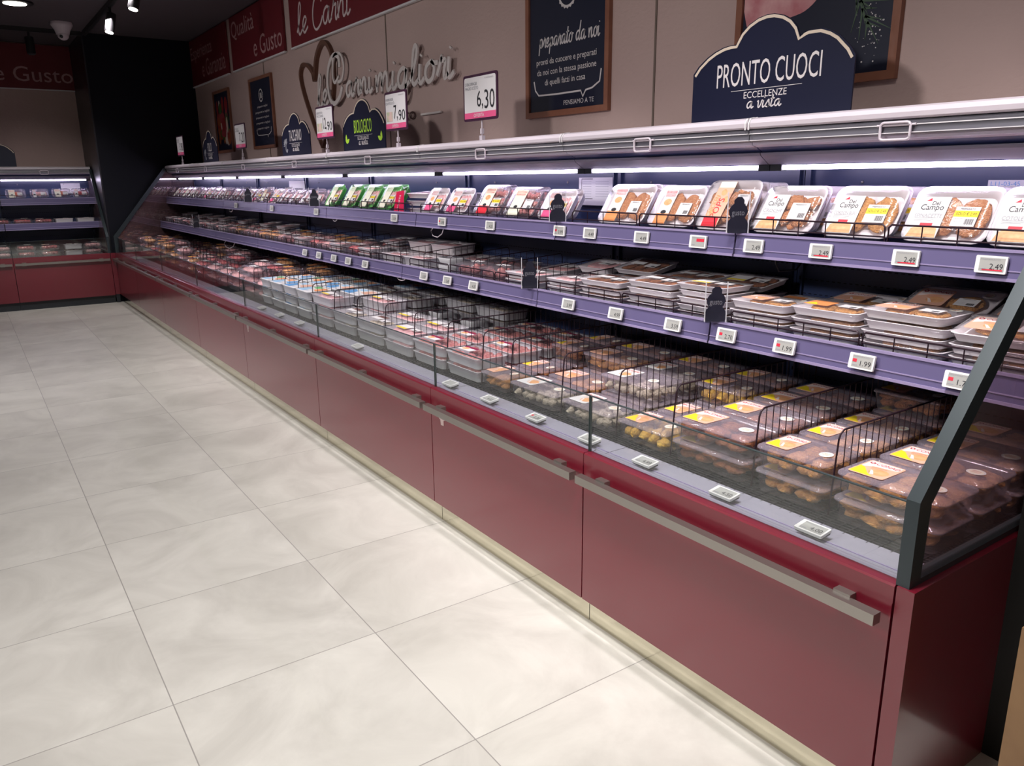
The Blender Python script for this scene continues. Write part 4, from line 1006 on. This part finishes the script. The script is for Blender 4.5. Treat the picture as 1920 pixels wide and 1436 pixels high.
# side dividers of the lower shelf
o = proto('sdiv', 'shelf_wire_divider', 'wire divider')
mb = MB(); mb.tube([(0, 0, 0), (.004, 0, .080), (.02, 0, .09), (.36, 0, .115), (.37, 0, .10), (.37, 0, 0)], .0022, WIRE, 6); part('bent_frame', mb, o)
mb = MB()
for i in range(1, 9): mb.tube([(.04*i, 0, 0), (.04*i, 0, .09+.025*i/9)], .0014, WIRE, 5)
part('wire_bars', mb, o)
SD = [2.475, 2.725, 3.03, 3.257, 3.485, 3.765, 4.038, 4.32]+[4.444+.464*k for k in range(12)]
for i, y in enumerate(SD): place('sdiv', (1.735, y, .9255), (0, 0, 0), 'dark wire divider on the lower shelf, %s from the near end' % on[i], 'wire dividers on the lower shelf')

# ------------------------------------------------------------------ lower shelf packages
LZ = .9258
def stack(kind, y, x, n, h, lab, grp='packages on the lower shelf', tilt=0, sx=1., z0=LZ, toptilt=0, ang=0):
    z = z0
    for k in range(n):
        tt = toptilt if k == n-1 else tilt
        o = place(kind, (x+rnd.uniform(-.004, .004), y+rnd.uniform(-.004, .004), z+math.sin(R(tt))*.085), (R(tt), 0, R(-90+rnd.uniform(-1.2, 1.2)+ang)), lab+', '+tier(k, n), grp)
        o.scale = (sx, 1, 1); z += h
DS = desc
near = [('tray_conad', .862, 3, .031, 'white foam tray behind the slanted end frame', 10, .98, 3), ('tray_conad', 1.105, 4, .030, 'white foam tray with peach label, second pile from near end', 1, .98, 0),
        ('tray_orange', 1.348, 3, .033, 'white foam tray with bright orange label, third pile', 2, 1.0, 0), ('tray_conad', 1.58, 3, .030, 'narrow white foam tray of cutlets, fourth pile', 0, .92, 0),
        ('tray_yellow', 1.815, 5, .024, 'white foam tray with yellow edge, pile of five', 0, .98, 0), ('tray_dark', 2.07, 4, .026, 'white foam tray with dark picture, pile of four', 3, 1.0, 0),
        ('tray_dark', 2.345, 3, .028, 'white foam tray of orange-brown burgers, left of the four', 2, 1.05, 0), ('tray_pink', 2.60, 2, .032, 'foam tray of pink meat right of the lower clover card', 0, .95, 0),
        ('tray_pink', 2.88, 2, .032, 'foam tray of pink meat left of the lower clover card', 0, 1.3, 0), ('tray_minc', 3.145, 1, .07, 'tall clear pack of pink mince, right half', 0, .95, 0), ('tray_minc', 3.37, 1, .07, 'tall clear pack of pink mince, left half', 0, .95, 0),
        ('pouch', 3.62, 2, .036, 'small silver-lidded pouch tub on the lower shelf', 0, 1.0, 0), ('tray_deep', 3.90, 1, .07, 'deep white foam tray, right one in front', 0, .95, 0), ('tray_deep', 4.18, 1, .07, 'deep white foam tray, left one in front', 0, .95, 0)]
for kd, y, n, h, lb, tt, sx, ang in near: stack(kd, y, 1.82, n, h, lb, toptilt=tt, sx=sx, ang=ang)
backs = [('tray_conad', .862, 3, .034, 16), ('tray_conad', 1.107, 3, .036, 20), ('tray_conad', 1.352, 3, .031, 6), ('tray_orange', 1.585, 2, .032, 4), ('tray_yellow', 1.82, 4, .027, 8), ('tray_dark', 2.07, 4, .027, 3), ('tray_dark', 2.345, 4, .028, 12), ('tray_pink', 2.60, 3, .034, 8),
         ('tray_pink', 2.88, 2, .034, 5), ('tray_minc', 3.145, 1, .07, 0), ('tray_minc', 3.37, 1, .07, 3), ('tray_deep', 3.62, 1, .06, 3), ('tray_deep', 3.90, 2, .058, 3), ('tray_deep', 4.18, 2, .058, 2)]
for i, (kd, y, n, h, tt) in enumerate(backs): stack(kd, y, 2.005, n, h, '%s, lower shelf back, %s from near end' % (DS.get(kd, kd), on[i]), toptilt=tt)
y = 4.56; i = 0
seq = ['tray_pink', 'tray_beef', 'tray_pink', 'tray_chick', 'tray_beef', 'tray_pink', 'tray_minc', 'tray_chick', 'tray_org', 'tray_org', 'tray_chick', 'tray_chick', 'tray_org', 'tray_chick', 'tray_pink', 'tray_chick', 'tray_pink', 'tray_red', 'tray_chick', 'tray_pink', 'tray_beef', 'tray_chick', 'tray_pink', 'tray_chick']
while y < 10.2:
    kd = seq[i % len(seq)]; n = 2 if kd == 'tray_pink' else 1
    stack(kd, y, 1.82, n, .034, '%s, far lower shelf front, %s past deep trays' % (DS[kd], on[i]))
    kd2 = seq[(i+5) % len(seq)]
    stack(kd2, y, 2.005, 3 if kd2 == 'tray_pink' else 1, .034, '%s, far lower shelf back, %s past deep trays' % (DS[kd2], on[i]), toptilt=6)
    y += .232; i += 1

# ------------------------------------------------------------------ upper shelf packages
UZ = 1.2058
def lean(kind, y, label, x=1.854, tilt=58, sx=1., z=UZ, d=.17, grp='packages on the upper shelf', ang=0):
    # front edge of the tilted tray rests on the shelf
    a = R(tilt)
    o = place(kind, (x+math.cos(a)*d/2, y, z+math.sin(a)*d/2+.001), (a, 0, R(-90+ang)), label, grp); o.scale = (sx, 1, 1); return o
UP = [('st_coto', .858, 'standing white COTOLETTE tray at the right picture edge', .98), ('st_spin', 1.080, 'standing white tray labelled SPINACETTE with yellow price', 1.0), ('st_cordon', 1.328, 'standing white tray labelled CORDON BLEU with yellow price', 1.04), ('st_croche', 1.585, 'standing white tray labelled CROCHE', 1.04),
      ('st_pops', 1.825, 'standing white tray with tall orange POPS label', 1.0), ('st_burger2', 2.068, 'standing white tray with burger label and single cutlet', 1.04), ('st_burger1', 2.335, 'standing white tray of orange cutlets beside the dark clover sign', 1.08),
      ('st_white', 2.77, 'standing white tray with pink and yellow label', 1.0), ('st_cream', 3.03, 'standing clear pack with cream label', 1.15), ('st_redband', 3.30, 'standing clear pack with red banded label', 1.2),
      ('st_white', 3.60, 'standing pale tray left of the red banded pack', 1.1), ('st_white', 3.85, 'standing pale tray behind the wire loop left of the red banded pack', 1.0),
      ('st_green', 4.43, 'standing green tray nearest the red flag', 1.1), ('st_green', 4.70, 'standing green tray in the middle of the green group', 1.15), ('st_green', 4.98, 'standing green tray, largest label, left part of the green group', 1.1), ('st_green', 5.28, 'standing green tray at the left end of the green group', 1.0)]
for kd, y, lb, sx in UP:
    lean(kd, y, lb, sx=sx, d={'st_pops': .185, 'st_burger1': .175, 'st_cream': .16, 'st_white': .15}.get(kd, .17), tilt={'st_pops': 62}.get(kd, 57))
for j, (kd, y, lb, sx) in enumerate(UP):
    if y < 3.5 or 4.4 < y < 5.1:
        kd2 = kd
        lean(kd2, y+.018, lb.replace('standing', 'second')+', one place further back', x=1.905, tilt=57, sx=sx, d={'st_pops': .185, 'st_burger1': .175, 'st_cream': .16, 'st_white': .15}.get(kd, .17))
        if y < 2.5: lean(kd2, y-.004, lb.replace('standing', 'third')+', last in its row', x=1.965, tilt=55, sx=sx, d={'st_pops': .185, 'st_burger1': .175}.get(kd, .17), z=UZ)
stack('tray_pink', 4.12, 1.97, 3, .042, 'foam tray of pink meat lying behind the red flag', 'packages on the upper shelf', z0=UZ, sx=1.3, toptilt=4)
stack('tray_deep', 3.70, 2.056, 2, .062, 'deep white tray lying behind the pale standing trays', 'packages on the upper shelf', z0=UZ)
stack('tray_minc', 3.15, 2.064, 2, .072, 'clear tray of mince lying behind the cream label pack', 'packages on the upper shelf', z0=UZ)
y = 5.56; i = 0
seq = ['st_pink', 'st_pink', 'st_pink', 'st_pink', 'st_white', 'st_sau', 'st_white', 'st_sau', 'st_pink', 'st_pink', 'st_pink', 'st_red', 'st_pink', 'st_white', 'st_pink', 'st_pink', 'st_red', 'st_sau', 'st_red', 'st_sau']
while y < 10.25:
    kd = seq[i % len(seq)]
    lean(kd, y, '%s, far upper shelf front, %s left of green trays' % (DS[kd], on[i]), sx=1.03, d=.13, tilt=48 if i % 5 else 60)
    lean(kd, y+.02, '%s, far upper shelf back, %s left of green trays' % (DS[kd], on[i]), x=1.95, sx=1.03, d=.13, tilt=60)
    y += .235; i += 1
# red flag, dark clover signs and clear holders
t = thing('red_shelf_flag', 'crimson vertical flag with white lettering right of the green trays', 'shelf sign', (1.835, 4.30, 1.206), (R(82), 0, R(-90)), 'signs on the shelves')
part('flag', MB().prism([(0, 0), (.13, 0), (.11, .13), (.02, .12)], 0, .002, mat('crimson_flag', (.62, .01, .07), .4)), t)
mb = MB(); M = Matrix.Rotation(R(75), 4, 'Z'); M.translation = Vector((.065, .06, 0)); mb.text('OFFERTA', -.045, .045, -.008, .012, .0026, PAPER, M); part('lettering', mb, t)
def clover(label, x, y, z, s=1.):
    t = thing('clover_sign', label, 'shelf sign', (x, y, z), (R(90), 0, R(-38)), 'signs on the shelves')
    P = [(-.030, 0), (-.036, .018), (-.030, .038), (-.022, .048), (-.028, .058), (-.030, .072), (-.022, .086), (-.014, .092), (-.014, .104), (-.004, .114), (.010, .114), (.018, .104), (.018, .092), (.026, .084), (.031, .070), (.027, .056), (.022, .048), (.031, .036), (.036, .018), (.030, 0)]
    part('card', MB().prism([(a_*s, b_*s) for a_, b_ in P][::-1], 0, .003, mat('dark_card', (.022, .022, .04), .4)), t)
    mb = MB(); mb.text('gusto', -.02*s, .02*s, .05*s, .07*s, .0036, INKG); part('lettering', mb, t)
    mb = MB(); mb.box(-.034*s, .034*s, 0, .125*s, .004, .005, HOLD); mb.box(-.036*s, -.033*s, 0, .13*s, .003, .007, MILKY); mb.box(.033*s, .036*s, 0, .13*s, .003, .007, MILKY); mb.box(-.036*s, .036*s, 0, .003, -.02, .03, HOLD); part('clear_holder', mb, t)
clover('dark clover-shaped card in a clear holder before the POPS tray', 1.79, 1.715, 1.2188)
clover('dark clover-shaped card in a clear holder at the second joint of the upper shelf', 1.79, 2.665, 1.2188)
clover('dark clover-shaped card on the lower shelf right of the pile of five', 1.69, 1.70, .9388)
clover('dark clover-shaped card in a clear holder on the lower shelf by pink trays', 1.69, 2.73, .9388)
clover('small dark card at the left end of the pink upper packs', 1.79, 5.45, 1.2188)
clover('dark clover card on the far upper shelf among pink packs', 1.79, 7.0, 1.2188)
clover('dark clover card on the far lower shelf', 1.69, 8.5, .9388)
# notices on the back panel and sensors
t = thing('notice_sheet', 'white printed notice sheets fixed to the navy back panel', 'notice', (2.1365, 2.945, 1.272), WALLR)
part('sheet', MB().box(0, .235, 0, .125, 0, .001, PAPER), t)
mb = MB(); mb.box(.02, .10, .117, .120, .001, .0016, INK); mb.box(.02, .022, .03, .117, .001, .0016, INK); mb.box(.02, .10, .028, .031, .001, .0016, INK)
for k in range(7): mb.box(.03, .09, .04+.011*k, .0415+.011*k, .001, .0016, INKG); mb.box(.12, .21, .04+.011*k, .0415+.011*k, .001, .0016, INKG)
part('print', mb, t)
t = thing('notice_sheet', 'white notice sheet on the far back panel above the pink packs', 'notice', (2.1365, 6.93, 1.27), WALLR)
part('sheet', MB().box(0, .38, 0, .12, 0, .001, PAPER), t)
t = thing('code_strip', 'narrow white strip reading L11-03-45 at the upper right', 'label strip', (2.147, 1.122, 1.360), WALLR)
part('strip', MB().box(0, .13, 0, .020, 0, .001, PAPER), t); mb = MB(); mb.text('L11-03-45', .008, .085, .004, .016, .0016, BLUEP); part('lettering', mb, t)
t = thing('notice_sheet', 'white notice on the back panel of the left cooler', 'notice', (.80, 11.313, 1.265), WALLB)
part('sheet', MB().box(0, .21, 0, .12, 0, .001, PAPER), t)
def sensor(label, x, y, z):
    t = thing('temperature_probe', label, 'temperature probe', (x, y, z), (0, 0, 0), 'probes under the shelves')
    part('white_tip', MB().cyl((0, 0, -.03), .008, .03, LIPW, 10, r2=.006), t)
    part('cable', MB().tube([(0, 0, -.03), (0, 0, -.07), (.02, .0, -.10), (.10, -.01, -.10), (.16, -.01, -.05)], .003, BLACK, 6), t)
sensor('white tipped temperature probe hanging under the upper shelf', 1.93, 1.66, 1.1865); sensor('white tipped temperature probe hanging under the lower shelf', 1.90, 1.66, .9065)
def cable(label, y, x, z, w=.10, h=.03):
    t = thing('cable_loop', label, 'cable', (x, y, z), FLAT, 'white cable loops under the shelves')
    part('cable', MB().tube([(w/2, 0, 0), (w*.35, 0, -h*.6), (0, 0, -h), (-w*.35, 0, -h*.9), (-w/2, 0, -h*.4), (-w*.3, 0, 0)], .0025, LIPW, 6), t)
cable('white cable loop hanging under the upper shelf left of a price label', 3.72, 1.80, 1.145, .14, .05); cable('small white cable loop under the upper shelf by the green trays', 5.12, 1.80, 1.145, .08, .02)
cable('small white cable loop under the far upper shelf', 7.6, 1.80, 1.145, .12, .03); cable('white cable tangle under the far lower shelf', 7.4, 1.70, .860, .35, .06); cable('white cable end under the lower shelf beside the deep trays', 3.97, 1.70, .862, .10, .015)
# small stickers on the front panels
def panel_sticker(label, y, z):
    t = thing('panel_sticker', label, 'sticker', (1.1645, y, z), WALLR, 'stickers on the red panels')
    part('paper', MB().prism([(0, .004), (.010, .0), (.014, -.022), (.036, -.020), (.036, .001), (.046, .003), (.045, .032), (0, .034)], 0, .0008, mat('clear_sticker', (.50, .38, .36), .4)), t)
    mb = MB(); mb.text('valoriamo', .003, .043, .004, .026, .0012, INKG); part('print', mb, t)
panel_sticker('torn paper sticker on the red panel under the handle', 2.625, .470); panel_sticker('faint whitish sticker on a farther red panel', 5.19, .455)

# ------------------------------------------------------------------ left cooler goods
def L3(x, d, z): return (x, 10.33+d, z)
def leanb(kind, x, label, d=.70, z=UZ, dd=.13, tilt=50, sx=1.):
    a = R(tilt); o = place(kind, (x, 10.33+d+math.cos(a)*dd/2, z+math.sin(a)*dd/2+.001), (a, 0, 0), label, 'packages in the left cooler'); o.scale = (sx*.93, 1, 1)
def layb(kind, x, label, d=.66, z=LZ, sx=1., n=1, h=.05):
    for k in range(n):
        o = place(kind, (x, 10.33+d, z+k*h), (0, 0, 0), label+', '+tier(k, n), 'packages in the left cooler'); o.scale = (sx, 1, 1)
for kd, x, lb in (('st_sau', .30, 'pack of red sausages, leftmost on the top shelf of the left cooler'), ('st_pink', .54, 'pack of pink meat on the top shelf of the left cooler'), ('st_sau', .77, 'pack of bright red sausages in the middle of the left cooler top shelf'), ('st_red', .975, 'white tray of red meat at the right of the left cooler top shelf'), ('st_red', .05, 'dark pack cut by the picture edge on the left cooler top shelf')): leanb(kd, x, lb)
for kd, x, lb, n in (('tray_beef', .10, 'red pack at the left edge on the middle shelf of the left cooler', 1), ('tray_beef', .32, 'long red meat pack on the middle shelf of the left cooler', 1), ('tray_red', .535, 'small red pack on the middle shelf of the left cooler', 1), ('tray_deep', .745, 'pale deep tray on the middle shelf of the left cooler', 1), ('tray_deep', .975, 'pale deep tray at the right end of the left cooler middle shelf', 1)):
    layb(kd, x, lb, sx=.76 if kd == 'tray_deep' else .95, n=n)
for kd, x, lb, n in (('tray_chick', .05, 'pink pack at the left edge of the left cooler deck', 2), ('tray_beef', .29, 'red striped pack on the low deck of the left cooler', 2), ('tray_red', .53, 'bright red pack on the low deck of the left cooler', 2), ('tub_white', .77, 'milky tub on the low deck of the left cooler', 2), ('tray_chick', .98, 'pale pink tray at the right end of the left cooler deck', 2)):
    layb(kd, x, lb, d=.36, z=DECKZ, n=n, h=.070, sx=.70 if kd == 'tub_white' else .93)
for i, x in enumerate((.36, .86)):
    o = proto('lfu%d' % i, 'shelf_wire_fence', 'wire fence')
    for nm, (xx, dz, zz) in (('bent_frame', (0, 0, 0)),):
        mb = MB(); L_ = .47; h_ = .05; mb.tube([(-L_/2, 0, 0), (-L_/2, 0, h_), (L_/2, 0, h_), (L_/2, 0, 0)], .0022, WIRE, 6)
        for q in range(1, 6): mb.tube([(-L_/2+L_*q/6, 0, 0), (-L_/2+L_*q/6, 0, h_)], .0018, WIRE, 5)
        part(nm, mb, o)
    place('lfu%d' % i, (x, 10.33+.66, 1.2055), (0, 0, 0), 'low wire fence on the left cooler top shelf, %s one' % ('left', 'right')[i], 'wire fences in the left cooler')
# protos that were never placed are removed
for k, p in PROTO.items():
    if not p['used']:
        for ch in list(p['o'].children_recursive): bpy.data.objects.remove(ch)
        bpy.data.objects.remove(p['o'])
